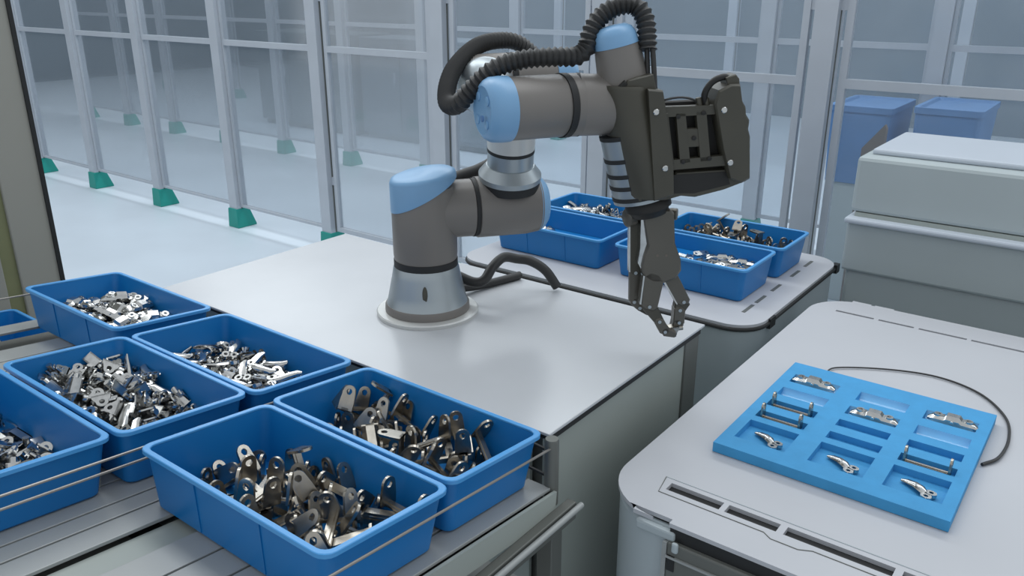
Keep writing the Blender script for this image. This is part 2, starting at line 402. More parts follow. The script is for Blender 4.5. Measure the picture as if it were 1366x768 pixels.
# resting places of the loose parts in each bin, in the bin frame: kind, x y z (0.1 mm), quaternion (1/1000)
PILES = {
 'b1': [('bracket', -1213, 601, 46, 690, 0, 0, 724), ('bracket', -496, -481, 47, 722, 0, 0, 692), ('bracket', -226, 417, 47, 992, 0, 0, 128), ('bracket', -1296, -228, 47, 987, 0, 0, 162), ('bracket', 1368, -255, 47, 972, 0, 0, -235), ('bracket', 1807, -622, 536, 15, 718, -694, -49), ('bracket', 1384, 660, 507, 0, 974, 228, 0), ('bracket', 781, -368, 101, 940, 188, -56, -278), ('bracket', -48, 875, 206, 978, 2, -207, 22), ('bracket', 1083, 816, 187, 687, 686, 169, 170), ('bracket', -548, 629, 459, 835, 63, 545, -39), ('bracket', 357, -605, 92, 894, 26, -52, 444), ('bracket', -182, -363, 173, 901, -346, -50, 258), ('bracket', 15, 94, 47, 999, 0, 0, 45), ('bracket', 1544, 284, 47, 923, 0, 0, 385), ('bracket', 1499, 86, 406, 421, -249, -87, -868), ('bracket', 1487, -898, 433, 14, -264, -50, 963), ('bracket', 812, -229, 328, 541, -402, 51, -737), ('bracket', 153, -307, 270, 803, 344, -31, 486), ('bracket', 525, 637, 183, 916, 49, 168, 360), ('bracket', -200, -611, 585, 76, 997, 8, 22), ('bracket', -228, 613, 218, 715, -139, -152, 668), ('bracket', -621, 66, 551, 25, -893, 445, -62), ('bracket', -997, -628, 71, 999, -1, -31, -24), ('bracket', 541, 683, 451, 46, -69, 362, -929), ('bracket', 770, -548, 171, 953, 32, -38, 300), ('bracket', 1321, -409, 598, 882, 156, 35, -444), ('bracket', -1032, 656, 88, 950, 13, 49, 307), ('bracket', 1569, 807, 513, 1000, 0, 0, -18), ('bracket', -141, -395, 560, 933, -85, 8, 348), ('bracket', -1302, 43, 286, 944, 18, -324, 53), ('bracket', 1545, -345, 626, 160, -901, -388, -109), ('bracket', -40, 389, 393, 913, 193, -235, -273), ('bracket', -68, -907, 546, 997, 55, -47, -2), ('bracket', -1710, 147, 221, 542, 196, 407, 709), ('bracket', -217, -403, 632, 996, -25, 27, -82), ('bracket', 880, 81, 414, 972, -112, -204, 19), ('bracket', -91, -461, 673, 816, -36, 11, -577)],
 'b2': [('bracket', -54, 52, 47, 917, 0, 0, 398), ('bracket', 274, -297, 437, 696, 124, -696, 123), ('bracket', 441, -391, 187, 628, 628, 326, 326), ('bracket', -1379, 200, 47, 967, 0, 0, 254), ('bracket', -1495, -559, 47, 940, 0, 0, 340), ('bracket', -155, 213, 89, 807, -6, -51, -589), ('bracket', 317, 732, 47, 985, 0, 0, 173), ('bracket', -525, 308, 93, 984, -38, -50, 164), ('bracket', 586, -520, 245, 963, 153, 214, 63), ('bracket', 759, 229, 45, 955, 4, 1, 295), ('bracket', -800, 424, 102, 381, -62, 5, 922), ('bracket', 632, -637, 282, 873, -81, 304, -371), ('bracket', -1626, 383, 81, 536, -37, 24, 843), ('bracket', 464, 696, 182, 935, 55, 167, -308), ('bracket', -677, 135, 325, 520, -708, -389, 278), ('bracket', -1442, 819, 424, 762, 278, -371, 451), ('bracket', 1778, 136, 47, 707, 0, 0, 707), ('bracket', 1401, 846, 47, 1000, 0, 0, -16), ('bracket', 1145, -165, 71, 505, 43, 73, 859), ('bracket', -540, -64, 198, 883, -264, -197, 334), ('bracket', -794, 524, 422, 720, -109, -161, -666), ('bracket', 731, 438, 266, 801, -455, -260, 290), ('bracket', 1313, -724, 537, 21, 44, -984, -172), ('bracket', -1700, 325, 387, 802, -122, 276, 516), ('bracket', 962, -58, 242, 926, -139, 185, 300), ('bracket', -575, 754, 370, 974, -166, 144, 49), ('bracket', -1254, -1014, 202, 742, -670, 14, 16), ('bracket', -127, -648, 78, 951, 75, -10, -298), ('bracket', 957, -90, 308, 961, -207, 102, -151), ('bracket', -1179, 248, 296, 536, -16, 293, 791), ('bracket', 756, 618, 509, 938, 42, -16, -345), ('bracket', -192, -736, 108, 985, 63, -42, 152), ('bracket', -1628, 328, 484, 549, -136, 148, 811), ('bracket', -515, -280, 429, 881, 85, -216, 413), ('bracket', -17, -728, 840, 62, -328, -940, -76), ('bracket', 1492, 51, 74, 707, -24, 24, 707), ('bracket', -328, 128, 492, 896, 384, 165, 153), ('bracket', 378, 211, 513, 759, 2, 0, 651), ('bracket', 1195, 776, 418, 941, -47, 275, -190), ('bracket', -1102, -821, 252, 973, 49, -223, -11)],
 'b4': [('clevis', -861, 56, 151, 738, 0, 0, 675), ('clevis', -1804, -874, 187, 155, 634, -746, 132), ('clevis', 862, -135, 151, 421, 421, 568, 568), ('clevis', -1582, 282, 187, 107, -839, -502, -179), ('clevis', 466, -813, 151, 465, 465, -533, -533), ('clevis', -1684, 744, 151, 527, -528, 471, -470), ('clevis', 90, 851, 186, 200, -369, -904, -82), ('clevis', 1213, 682, 151, 187, 187, -682, -682), ('clevis', 1374, -642, 151, 617, -617, -345, 345), ('clevis', -481, -160, 291, 18, -28, 125, -992), ('clevis', -420, 860, 151, 173, 173, 686, 685), ('clevis', -1495, 542, 269, 284, 272, -214, 894), ('clevis', 472, -600, 343, 751, 547, -333, -162), ('clevis', -1431, 839, 177, 396, 589, 586, -390), ('clevis', -682, -755, 190, 171, 562, -796, 148), ('clevis', -1814, -44, 151, 500, 500, 500, 500), ('clevis', 767, 770, 216, 375, -250, -858, 246), ('clevis', -1210, 588, 151, 535, 0, 0, 845), ('clevis', -74, -586, 188, 97, 98, 37, -990), ('clevis', 970, 464, 170, 504, -257, 809, 160), ('clevis', 110, 297, 196, 167, 72, 448, 875), ('clevis', -428, -458, 186, 408, -273, -708, 508), ('clevis', 1155, 65, 151, 193, 0, 0, -981), ('clevis', -840, -933, 425, 601, -540, 394, 438), ('clevis', -10, -202, 301, 31, -134, -60, 989), ('clevis', -332, -756, 302, 213, -146, 952, -162), ('clevis', -1319, 231, 201, 441, -209, 763, -425), ('clevis', -1075, -454, 293, 562, 335, 717, -241), ('clevis', 1528, -801, 168, 457, -415, 744, 255), ('clevis', -952, 347, 267, 201, 630, -546, -515), ('clevis', 181, -753, 223, 402, -587, -600, 367), ('clevis', -151, 396, 335, 256, -99, 955, 109), ('clevis', 848, -878, 296, 716, 545, -213, -381), ('clevis', -1669, 899, 365, 603, -606, -364, 369), ('clevis', 299, -56, 427, 119, -377, -915, -83), ('clevis', -601, 643, 343, 294, -183, -615, 708), ('clevis', -760, -110, 356, 765, -535, 351, -73), ('clevis', 1587, 717, 168, 396, -558, 644, 343), ('clevis', 1008, -718, 215, 5, 539, 691, 481), ('clevis', -849, -322, 285, 637, 698, -145, -293), ('clevis', 426, 370, 334, 22, 146, -927, -345), ('clevis', -157, 754, 329, 612, 504, -346, -502), ('clevis', -1824, 550, 482, 386, 766, -275, -434), ('clevis', -257, -274, 426, 235, -450, 774, -379), ('clevis', -857, 844, 378, 491, -425, -477, 592), ('clevis', -757, 307, 441, 174, -251, 280, -910), ('clevis', 1321, 458, 256, 157, -80, 637, -750), ('clevis', 339, -929, 383, 624, -562, 363, 404), ('clevis', -450, -243, 557, 767, -404, -194, 459), ('clevis', -1707, -507, 270, 938, -15, -316, -144), ('clevis', -1872, -299, 602, 723, 156, 651, 173), ('clevis', 88, 138, 465, 226, 753, 509, -349), ('clevis', -1119, 931, 405, 743, 669, 21, -24), ('clevis', -747, -547, 475, 475, -859, -131, 142), ('clevis', 486, 121, 391, 258, 63, 649, -713), ('clevis', 196, -284, 510, 524, 723, -129, -432), ('clevis', -385, 47, 474, 121, 144, 162, -969), ('clevis', 1793, 620, 168, 391, -568, 635, 349), ('clevis', -1237, -175, 465, 883, -408, -194, -125), ('clevis', 1777, -655, 151, 573, -574, 414, -413), ('clevis', -1349, 43, 612, 551, 279, 691, -374), ('clevis', -1506, -605, 502, 751, 339, 403, 398), ('clevis', -1756, 822, 627, 681, -534, 146, -479), ('clevis', 999, 827, 313, 222, 949, -94, -203), ('clevis', 368, 170, 589, 642, 403, 636, -144), ('clevis', 1188, -761, 332, 594, 324, 245, 694), ('clevis', -1187, -646, 602, 348, -821, -78, 445), ('clevis', -744, -263, 524, 962, 228, 114, 100), ('clevis', -1574, -101, 608, 344, 11, 869, 355), ('clevis', -1138, 477, 504, 617, -521, -15, 590), ('clevis', -473, 391, 588, 573, -325, -721, 215), ('clevis', 127, 647, 453, 597, -135, -107, 783), ('clevis', -1319, -289, 632, 328, 66, 845, -417), ('clevis', -1849, 408, 685, 173, 29, -941, -290), ('clevis', 354, 895, 466, 899, 383, 184, -102), ('clevis', -1410, 481, 665, 26, 483, -771, 414), ('clevis', -548, -654, 596, 212, 926, 243, 196), ('clevis', -126, -328, 588, 291, -477, 754, -345), ('clevis', -1070, 86, 496, 268, 469, -449, -712), ('clevis', 1533, -314, 151, 659, 659, 257, 257), ('clevis', -190, 390, 565, 281, -464, -742, 394), ('clevis', -887, -462, 680, 166, 858, -226, -430), ('clevis', -801, 482, 569, 814, -434, 119, 368), ('clevis', -1526, -381, 760, 843, 448, -121, -270), ('clevis', -209, -33, 700, 6, 735, 429, -525), ('lever', -392, -172, 102, 53, -147, -978, -139), ('lever', -206, -863, 110, 21, -5, -36, -999), ('lever', 555, 628, 111, 447, -25, -25, 894), ('lever', 611, 225, 140, 982, 174, -72, -20), ('lever', 731, -645, 111, 179, 625, -760, -28), ('lever', -1033, -514, 110, 909, 18, 6, 416), ('lever', 22, 70, 110, 994, 36, -10, -100), ('lever', -674, 734, 114, 116, -898, 422, -53), ('lever', -1475, -359, 174, 3, -792, 573, -214), ('lever', 198, -331, 154, 938, 80, 28, -335), ('lever', 332, 565, 172, 138, -964, -170, -150), ('lever', -1173, 5, 111, 606, -5, 18, -795), ('lever', -956, 600, 110, 930, 31, -18, -365), ('lever', -211, 474, 102, 108, 960, 237, 101), ('lever', -1031, -760, 217, 440, 6, -490, -752), ('lever', -1221, -653, 252, 76, 764, -566, 300), ('lever', 608, -223, 163, 84, -744, 638, -179), ('lever', -159, 143, 241, 183, 167, 186, -951), ('lever', -1859, 507, 178, 410, -548, -572, 452), ('lever', -540, 280, 271, 43, -250, 869, -425), ('lever', -866, 686, 213, 52, -515, -855, 37), ('lever', -1579, 312, 392, 972, 201, -121, 24), ('lever', -630, -703, 375, 121, 327, 902, -254), ('lever', 380, -150, 234, 37, -902, 419, -92), ('lever', -1894, 37, 423, 356, 595, 359, 625), ('lever', -1240, -867, 514, 236, 352, 902, -82), ('lever', 765, 46, 326, 190, 285, 937, 67), ('lever', 1548, 339, 110, 41, 7, 36, 998), ('lever', 1001, 949, 171, 550, -834, 44, -19), ('lever', -1621, -790, 298, 945, -68, 317, 46), ('lever', -411, 94, 274, 941, 183, -235, 158), ('lever', -1101, 85, 294, 60, -543, 813, 201), ('lever', 1019, 79, 336, 959, 55, -89, -265), ('lever', -13, -783, 401, 713, 469, -94, 513), ('lever', -1609, -165, 327, 793, 478, 161, 341), ('lever', -532, -920, 493, 426, -388, -667, -473), ('lever', -172, -923, 506, 431, -879, 78, 187), ('lever', 575, -769, 504, 72, 969, -228, -63), ('lever', 1306, -158, 102, 105, 272, -951, -103), ('lever', 106, -425, 346, 200, 273, 795, -504), ('lever', -649, 712, 524, 229, 91, 72, 966), ('lever', -1422, -357, 334, 352, 881, -209, 238), ('lever', -1627, 153, 557, 169, 129, -940, -266), ('lever', -1602, -952, 543, 364, 869, -174, 285), ('lever', -1204, 764, 585, 563, -692, 425, 155), ('lever', 437, 616, 372, 144, 184, 972, 18), ('lever', -451, 759, 401, 265, -265, -615, 694), ('lever', -1830, -712, 533, 165, 806, 565, -58), ('lever', -1533, 690, 540, 671, -32, -10, 740), ('lever', 925, -296, 305, 65, 916, -361, -160), ('lever', -399, -536, 446, 977, -51, -188, -91), ('lever', 608, -331, 456, 191, -860, 459, 116), ('lever', -1589, -438, 581, 165, 525, -811, 197), ('lever', -739, 895, 652, 32, -967, 249, -32), ('lever', -164, 775, 512, 379, -124, 93, -913)],
 'b3': [('lever', -857, -669, 108, 109, 898, 414, 99), ('lever', -127, 541, 110, 940, 32, -18, -340), ('lever', -278, -316, 111, 911, -31, -3, 411), ('lever', 1247, 730, 111, 962, -35, 2, 272), ('lever', -459, 237, 116, 125, -962, 243, -17), ('lever', -1053, 439, 111, 649, -13, 33, -760), ('lever', -63, -773, 245, 238, -199, 60, -949), ('lever', -689, 692, 102, 144, 870, -472, 2), ('lever', -51, -103, 203, 386, -82, -36, -918), ('lever', -485, 22, 182, 185, 92, 113, -972), ('lever', -574, -94, 338, 118, 18, 195, 974), ('lever', -1078, -177, 134, 122, -373, 902, -182), ('lever', -487, 193, 272, 23, -195, -956, 220), ('lever', -942, -653, 218, 898, -24, -162, -409), ('lever', -707, -516, 310, 155, 472, 818, 290), ('lever', 378, 887, 273, 44, 14, -980, -195), ('lever', -1472, 138, 110, 444, 20, 27, 895), ('lever', 994, 66, 127, 9, -960, 269, 82), ('lever', -268, -474, 367, 140, -18, -246, 959), ('lever', -1577, -753, 110, 117, 961, 247, 53), ('lever', -645, -693, 451, 17, 732, -681, -2), ('lever', -1575, -555, 198, 58, 101, -112, -987), ('lever', -1488, -197, 185, 17, -988, -152, -29), ('lever', -149, 363, 256, 172, -198, -964, 33), ('lever', -1029, -204, 322, 5, -601, 743, -295), ('lever', 1868, 506, 174, 597, 396, -572, -399), ('lever', -1024, 420, 276, 956, -263, -88, 94), ('lever', -1630, 324, 231, 170, 227, -959, 20), ('lever', 339, -336, 388, 363, 216, -870, -255), ('lever', -1844, -248, 369, 495, -518, 652, -249), ('lever', 0, 735, 368, 887, 127, -143, 421), ('lever', 152, 307, 294, 662, 110, 238, 702), ('lever', 1103, -542, 243, 89, 213, 78, -970), ('lever', -1538, 962, 259, 73, 23, -629, -774), ('lever', -1089, -897, 376, 17, 1000, -16, -14), ('lever', 1542, 887, 197, 182, -81, -34, -979), ('lever', 373, -949, 223, 62, -67, -706, -703), ('lever', 95, 683, 495, 337, 128, 206, -910), ('lever', 698, 545, 386, 13, 386, -895, -224), ('lever', -1386, 349, 292, 4, 637, -770, 9), ('lever', -1436, -224, 309, 78, 187, -967, -158), ('lever', 1042, 278, 209, 120, 980, -3, -160), ('lever', 853, -196, 361, 117, 585, 792, 131), ('lever', -1438, -503, 356, 34, 358, -926, -111), ('lever', -231, 466, 451, 1, -733, 652, 194), ('lever', -1245, -59, 448, 40, 412, 909, 45), ('lever', -1193, 670, 505, 927, -6, 166, -337), ('lever', 597, -359, 400, 787, -128, -169, 579), ('lever', -1478, 392, 444, 229, 455, 860, -22), ('lever', -1635, -483, 518, 561, -55, 119, -818), ('lever', 1403, 429, 236, 217, -831, 486, -162), ('lever', 1190, -9, 309, 997, -67, -31, -6), ('lever', 139, 360, 512, 258, -3, 219, -941), ('lever', -623, 14, 458, 130, 881, 443, 107), ('lever', 724, -505, 245, 616, -456, 503, -400), ('lever', 71, 35, 477, 92, -896, 426, 83), ('lever', -1801, 484, 410, 289, 722, 586, 226), ('lever', -1259, 712, 377, 29, 246, 32, 968), ('lever', 1134, -741, 281, 849, 504, -48, -153), ('lever', 1586, 933, 362, 284, -942, 178, -20), ('clevis', -97, 851, 186, 202, -351, -911, -78), ('clevis', 1440, -135, 151, 68, 68, 704, 704), ('clevis', -681, -239, 214, 81, 33, -381, 920), ('clevis', 481, -402, 151, 461, 461, -536, -536), ('clevis', -360, -645, 151, 500, -500, -500, 500), ('clevis', 54, -478, 151, 27, -27, 707, -707), ('clevis', -1345, 738, 151, 515, 0, 0, -857), ('clevis', -600, -861, 187, 184, 242, 952, -47), ('clevis', 827, 447, 151, 672, -672, -221, 221), ('clevis', 1457, -627, 151, 702, 704, -76, -76), ('clevis', 1799, -82, 186, 136, 761, -612, 168), ('clevis', -1765, -54, 151, 574, 574, 413, 413), ('clevis', -494, 905, 198, 44, 999, 16, 4), ('clevis', 911, 828, 168, 128, 826, 208, -508), ('clevis', 505, 37, 151, 692, 692, -147, -147), ('clevis', 1441, -392, 151, 37, 37, 706, 706), ('clevis', -441, 691, 270, 96, 839, -43, -533), ('clevis', -1335, -874, 240, 91, -148, -462, -870), ('clevis', -1084, -649, 322, 32, -378, 732, 566), ('clevis', 239, -196, 222, 261, -554, 759, -223), ('clevis', 1564, 532, 151, 262, 0, 0, -965), ('clevis', 680, 716, 177, 305, -695, 452, 470), ('clevis', 1155, -303, 168, 520, 104, 846, -64), ('clevis', -1725, 718, 151, 384, 0, 0, 923), ('clevis', -1012, 845, 253, 286, -863, 248, 334), ('clevis', 446, 408, 151, 399, -398, -584, 584), ('clevis', -183, -22, 379, 959, -269, 84, 27), ('clevis', 307, -678, 245, 52, -785, -476, 393), ('clevis', 510, -761, 151, 321, 0, 0, 947), ('clevis', -665, 930, 410, 999, -44, -4, 0), ('clevis', 838, -172, 187, 91, 376, 921, -37), ('clevis', -807, 654, 375, 634, 359, 454, -513), ('clevis', 378, 611, 363, 778, -460, -185, 385), ('clevis', -1806, -848, 326, 668, 318, 673, -2), ('clevis', -1067, 127, 343, 488, -282, 110, 818), ('clevis', -1460, -727, 489, 490, 702, 384, 347), ('clevis', 459, 137, 368, 718, 655, -162, -172), ('clevis', -10, -312, 386, 101, -471, -874, 64), ('clevis', -563, 538, 472, 680, 296, -439, 506), ('clevis', 938, -875, 151, 40, 40, 706, 706)],
 'b5': [('link', 757, -69, 97, 908, 0, 0, -419), ('link', 1560, -890, 75, 0, 0, -980, -201), ('link', 1547, -787, 177, 191, 273, 923, -193), ('link', 585, -964, 161, 0, 0, 808, -590), ('link', 1145, -583, 75, 54, 261, -944, -194), ('link', -888, -705, 75, 193, 940, 274, 56), ('link', 1464, 753, 75, 104, 507, -838, -172), ('link', 774, -535, 156, 172, 137, -608, -763), ('link', 1519, -420, 75, 108, 524, 828, 170), ('link', -931, -358, 75, 93, 454, -868, -178), ('link', -355, -767, 147, 643, -642, -295, 295), ('link', 168, 426, 97, 994, 0, 0, -105), ('link', 964, 729, 198, 781, 405, 87, 467), ('link', 165, -748, 75, 98, 478, -855, -176), ('link', -595, 321, 280, 911, 194, -81, 355), ('link', -120, 158, 289, 64, 313, -928, -190), ('link', 1105, 391, 75, 201, 979, 42, 9), ('link', -677, 102, 75, 186, 907, -369, -76), ('link', 601, -295, 75, 41, 202, 959, 197), ('link', -881, 760, 97, 898, 0, 0, 441), ('link', 1771, -229, 215, 66, -559, 711, 422), ('link', 1207, -2, 75, 195, 951, -233, -48), ('link', -1408, -505, 97, 338, 0, 0, -941), ('link', 1456, 190, 75, 16, 76, 977, 201), ('link', -1120, 931, 147, 26, -26, 707, -707), ('link', 1195, 678, 140, 744, -65, 49, 663), ('link', -223, -375, 247, 716, 211, -217, 629), ('link', 1687, 775, 186, 609, -687, 369, -142), ('link', -896, -331, 203, 389, 80, -17, 918), ('link', 1012, 466, 213, 416, -618, -370, 555), ('link', -103, 495, 215, 124, -939, 265, 182), ('link', 749, -174, 191, 365, 910, -191, 40), ('link', -1022, -88, 75, 198, 963, 181, 37), ('link', 1093, -38, 213, 148, 978, -110, 101), ('link', 1289, 740, 221, 709, -45, -32, -703), ('link', 1049, 771, 318, 157, -947, -242, 142), ('link', 829, 238, 282, 120, -778, -611, -80), ('link', 846, 512, 257, 420, -807, -278, -310), ('link', 113, 122, 394, 145, -316, 890, -296), ('link', 787, -859, 335, 85, 951, -266, 129), ('link', -163, 414, 325, 128, 956, 264, -6), ('link', 712, -265, 284, 193, -962, 128, -145), ('link', -791, -858, 147, 216, -216, 673, -673), ('link', 540, -376, 310, 49, -251, -407, -877), ('link', 21, -215, 348, 159, 800, -569, 106), ('link', -1193, 197, 75, 194, 946, -256, -52), ('link', 370, 752, 227, 554, 440, 186, 682), ('link', 726, -31, 292, 31, 999, -34, -22), ('link', 1638, 812, 370, 127, 30, 864, 485), ('link', -1492, -336, 134, 135, 37, -182, -973), ('clevis', 765, 894, 151, 0, 0, 707, -707), ('clevis', -441, 519, 151, 605, 605, 365, 366), ('clevis', 484, -527, 186, 84, 899, -381, 199), ('clevis', 124, 894, 186, 217, 17, -976, 5), ('clevis', -1236, 547, 168, 456, -419, 742, 258), ('clevis', 1126, -894, 151, 707, -707, 0, 0), ('clevis', 1116, -309, 168, 416, 518, 676, -319), ('clevis', -295, 310, 151, 948, 0, 0, 317), ('clevis', 762, -759, 187, 31, -967, -143, -207), ('clevis', -290, -167, 151, 789, 0, 0, -614), ('clevis', 695, 273, 173, 103, -870, 205, 437), ('clevis', 1612, 575, 193, 404, -271, 822, 294), ('clevis', 7, 176, 151, 700, 700, 101, 101), ('clevis', 1768, -11, 209, 286, -826, -462, -151), ('clevis', -133, 735, 151, 442, -442, 552, -552), ('clevis', 3, -426, 151, 687, 0, 0, 727), ('clevis', 404, 73, 173, 84, 42, 737, -669), ('clevis', 524, 571, 171, 314, 658, 587, -352), ('clevis', 1172, 306, 282, 691, 120, -164, 694), ('clevis', 1814, 388, 151, 707, 0, 0, 707), ('clevis', 509, 805, 260, 741, 245, 579, 236), ('clevis', 1526, -629, 273, 171, -169, 213, 947), ('clevis', 391, -780, 242, 803, 69, 587, -72), ('clevis', -1009, 349, 168, 504, 229, 821, -141), ('clevis', -33, -109, 151, 145, 145, -692, -692), ('clevis', -220, -880, 160, 337, -302, 649, -611), ('clevis', 157, 681, 216, 509, 491, 508, -491), ('clevis', 225, -253, 259, 163, -227, 920, -274), ('clevis', -520, -294, 168, 520, -99, 846, 61), ('clevis', 988, -654, 309, 527, -202, 100, 820), ('clevis', 227, -79, 435, 553, 498, -640, -192), ('clevis', 1241, -582, 247, 72, -784, -242, 567), ('clevis', 1485, 387, 229, 101, 804, -371, -453), ('clevis', 297, 327, 238, 395, 791, -262, -387), ('clevis', -459, -599, 168, 499, -260, 811, 160), ('clevis', -1682, 884, 151, 17, -17, 707, -707), ('clevis', -555, 17, 239, 566, -800, 198, -36), ('clevis', 70, -723, 320, 258, -449, 780, 351), ('clevis', 1791, -496, 231, 749, -540, 373, -87), ('clevis', 1833, 912, 236, 500, 445, 500, -549), ('clevis', -1273, -702, 151, 528, -528, -469, 471), ('clevis', -463, 836, 186, 211, 218, -952, 48), ('clevis', -706, 560, 173, 674, 730, 111, -21), ('clevis', 1510, 17, 219, 181, -917, 310, -173), ('clevis', -1559, -66, 151, 855, 0, 0, -518)],
 'b6': [('clip', 464, 573, 47, 1000, 0, 0, -17), ('clip', 53, 4, 47, 715, 0, 0, -699), ('clip', -824, 619, 47, 392, 0, 0, -920), ('clip', -199, -535, 47, 690, 0, 0, 723), ('clip', 1131, 280, 47, 998, 0, 0, -61), ('clip', 21, 818, 88, 987, -138, -22, 80), ('clip', 1041, -834, 47, 1000, 0, 0, -14), ('clip', -591, -94, 47, 258, 0, 0, -966), ('clip', -465, 588, 311, 261, -611, -747, 22), ('clip', -1572, 237, 47, 427, 0, 0, 904), ('clip', 1545, -101, 47, 923, 0, 0, 384), ('clip', -1753, -285, 47, 752, 0, 0, -659), ('clip', 504, -581, 47, 887, 0, 0, 462), ('clip', 947, -23, 302, 101, -513, -838, -158), ('clip', -1344, 560, 103, 819, 173, -113, -535), ('clip', -1094, 843, 246, 994, -89, 37, -44), ('clip', 297, 396, 189, 771, 194, 21, -606), ('clip', -416, -80, 237, 993, 0, 0, 115), ('clip', 416, -375, 138, 869, -327, -130, 349), ('clip', -1257, -498, 47, 435, 0, 0, 900), ('clip', -376, 598, 278, 862, 35, 260, -434), ('clip', -268, -421, 240, 992, -49, -113, -32), ('clip', -912, 98, 47, 413, -1, 0, -911), ('clip', 1108, 705, 47, 263, 0, 0, 965), ('clip', 92, -216, 352, 211, -82, -293, -929), ('clip', -1672, -234, 236, 851, -19, 24, -525), ('clip', -1177, 515, 286, 982, -42, 63, -171), ('clip', -1460, -819, 142, 53, 70, 172, -981), ('clip', 586, 528, 283, 799, 197, 157, 546), ('clip', -827, -564, 136, 516, 10, -138, 845), ('clip', 68, -839, 209, 33, -3, -86, 996), ('clip', 1591, 390, 156, 484, -142, 40, -863), ('clip', -1257, 126, 248, 994, 59, -7, -88), ('clip', -385, 294, 296, 929, 369, 19, 26), ('clip', 1046, -274, 208, 491, 97, -161, 850), ('clip', -117, -845, 387, 97, 96, 71, -988), ('clip', 1467, -579, 184, 28, -127, 227, -965), ('clip', -84, 582, 377, 805, -251, 108, -527), ('clip', 624, -241, 302, 628, 209, 47, 748), ('clip', -873, 557, 413, 580, -113, 93, -801), ('clip', -784, -757, 323, 210, -32, 271, -939), ('clip', -1046, -234, 320, 986, -54, -138, -73)],
 'c1': [('lever', -483, -272, 102, 92, 180, -973, -111), ('lever', -268, -780, 119, 16, 150, 980, -130), ('lever', -1430, -701, 102, 105, 953, 265, 105), ('lever', -679, 238, 122, 157, -932, 326, -15), ('lever', 1184, -817, 225, 928, -63, 185, 318), ('lever', -1158, -24, 106, 93, 897, 420, 98), ('lever', 324, -182, 111, 190, 931, 254, 183), ('lever', -1042, 226, 247, 936, -30, -70, 345), ('lever', -221, 321, 110, 575, 23, 24, 817), ('lever', 167, -68, 156, 244, -511, 751, -338), ('lever', 1495, -262, 148, 687, -156, 167, -690), ('lever', 388, -862, 130, 120, -988, 27, -92), ('lever', 420, -406, 110, 606, 18, -33, -795), ('lever', 275, 658, 114, 89, -714, -689, 87), ('lever', -1522, 712, 212, 977, 34, -157, -140), ('lever', -702, -76, 156, 58, 34, -960, -271), ('lever', -950, -949, 188, 761, -649, 12, 18), ('lever', -1276, -141, 261, 152, 266, -911, -275), ('lever', 792, 873, 121, 133, -976, 169, 28), ('lever', -326, -538, 204, 76, 786, -613, 9), ('lever', -1541, 307, 129, 946, -128, -34, 294), ('lever', -69, -952, 214, 79, -73, -692, -714), ('lever', 1769, 401, 110, 101, 766, 593, 228), ('lever', -1250, 871, 102, 140, 971, -187, 47), ('lever', -673, -301, 271, 437, 82, -55, 894), ('lever', -1131, -569, 362, 133, -33, 96, -986), ('lever', -1868, -567, 186, 515, -475, 506, -503), ('lever', 916, 484, 328, 106, -831, 542, -68), ('lever', -234, -44, 219, 291, 124, -941, -118), ('lever', 412, -638, 260, 38, 473, -873, 116), ('clevis', 1028, -469, 151, 0, 0, 0, -1000), ('clevis', -1525, 43, 151, 300, 300, 640, 640), ('clevis', 1185, 353, 187, 97, -159, 982, 16), ('clevis', 829, 88, 168, 138, -822, 224, 505), ('clevis', 873, 496, 151, 634, -634, 312, -312), ('clevis', 906, -730, 151, 963, 0, 0, -269), ('clevis', -1631, -211, 151, 499, 499, 501, 501), ('clevis', -144, 824, 151, 257, 0, 0, 967), ('clevis', -996, -424, 187, 19, -976, 194, 94), ('clevis', 1338, 686, 151, 172, -172, -686, 686), ('clevis', -1799, 497, 186, 216, 47, -975, 11), ('clevis', -173, -317, 215, 646, 283, 651, -281), ('clevis', 1751, -434, 168, 0, -852, 0, 524), ('clevis', -1005, -742, 192, 428, 645, 576, -261), ('clevis', -1084, 534, 151, 687, 687, -166, -166), ('clevis', 50, -575, 203, 189, 12, 671, -717), ('clevis', -557, 511, 168, 440, 461, 716, -283), ('clevis', -735, -714, 219, 29, 457, 614, -643), ('clevis', -467, 849, 168, 523, 24, 852, -15), ('clevis', 556, 310, 151, 102, 103, -699, -700), ('clevis', 16, 293, 187, 205, -31, 978, 6), ('clevis', -1671, -630, 195, 87, 263, -771, -573), ('clevis', 332, 64, 314, 554, 361, 346, 666), ('clevis', 729, -390, 193, 753, 90, 105, -644), ('clevis', 1313, 100, 191, 593, -769, 2, -238), ('clevis', -792, 745, 151, 336, -336, 622, -622), ('clevis', 938, -204, 151, 76, -76, -703, 703), ('clevis', 1109, 615, 206, 768, 118, 147, -612), ('clevis', 1309, -130, 246, 90, 333, 559, -754), ('clevis', -1409, -870, 279, 614, 770, -113, -131)],
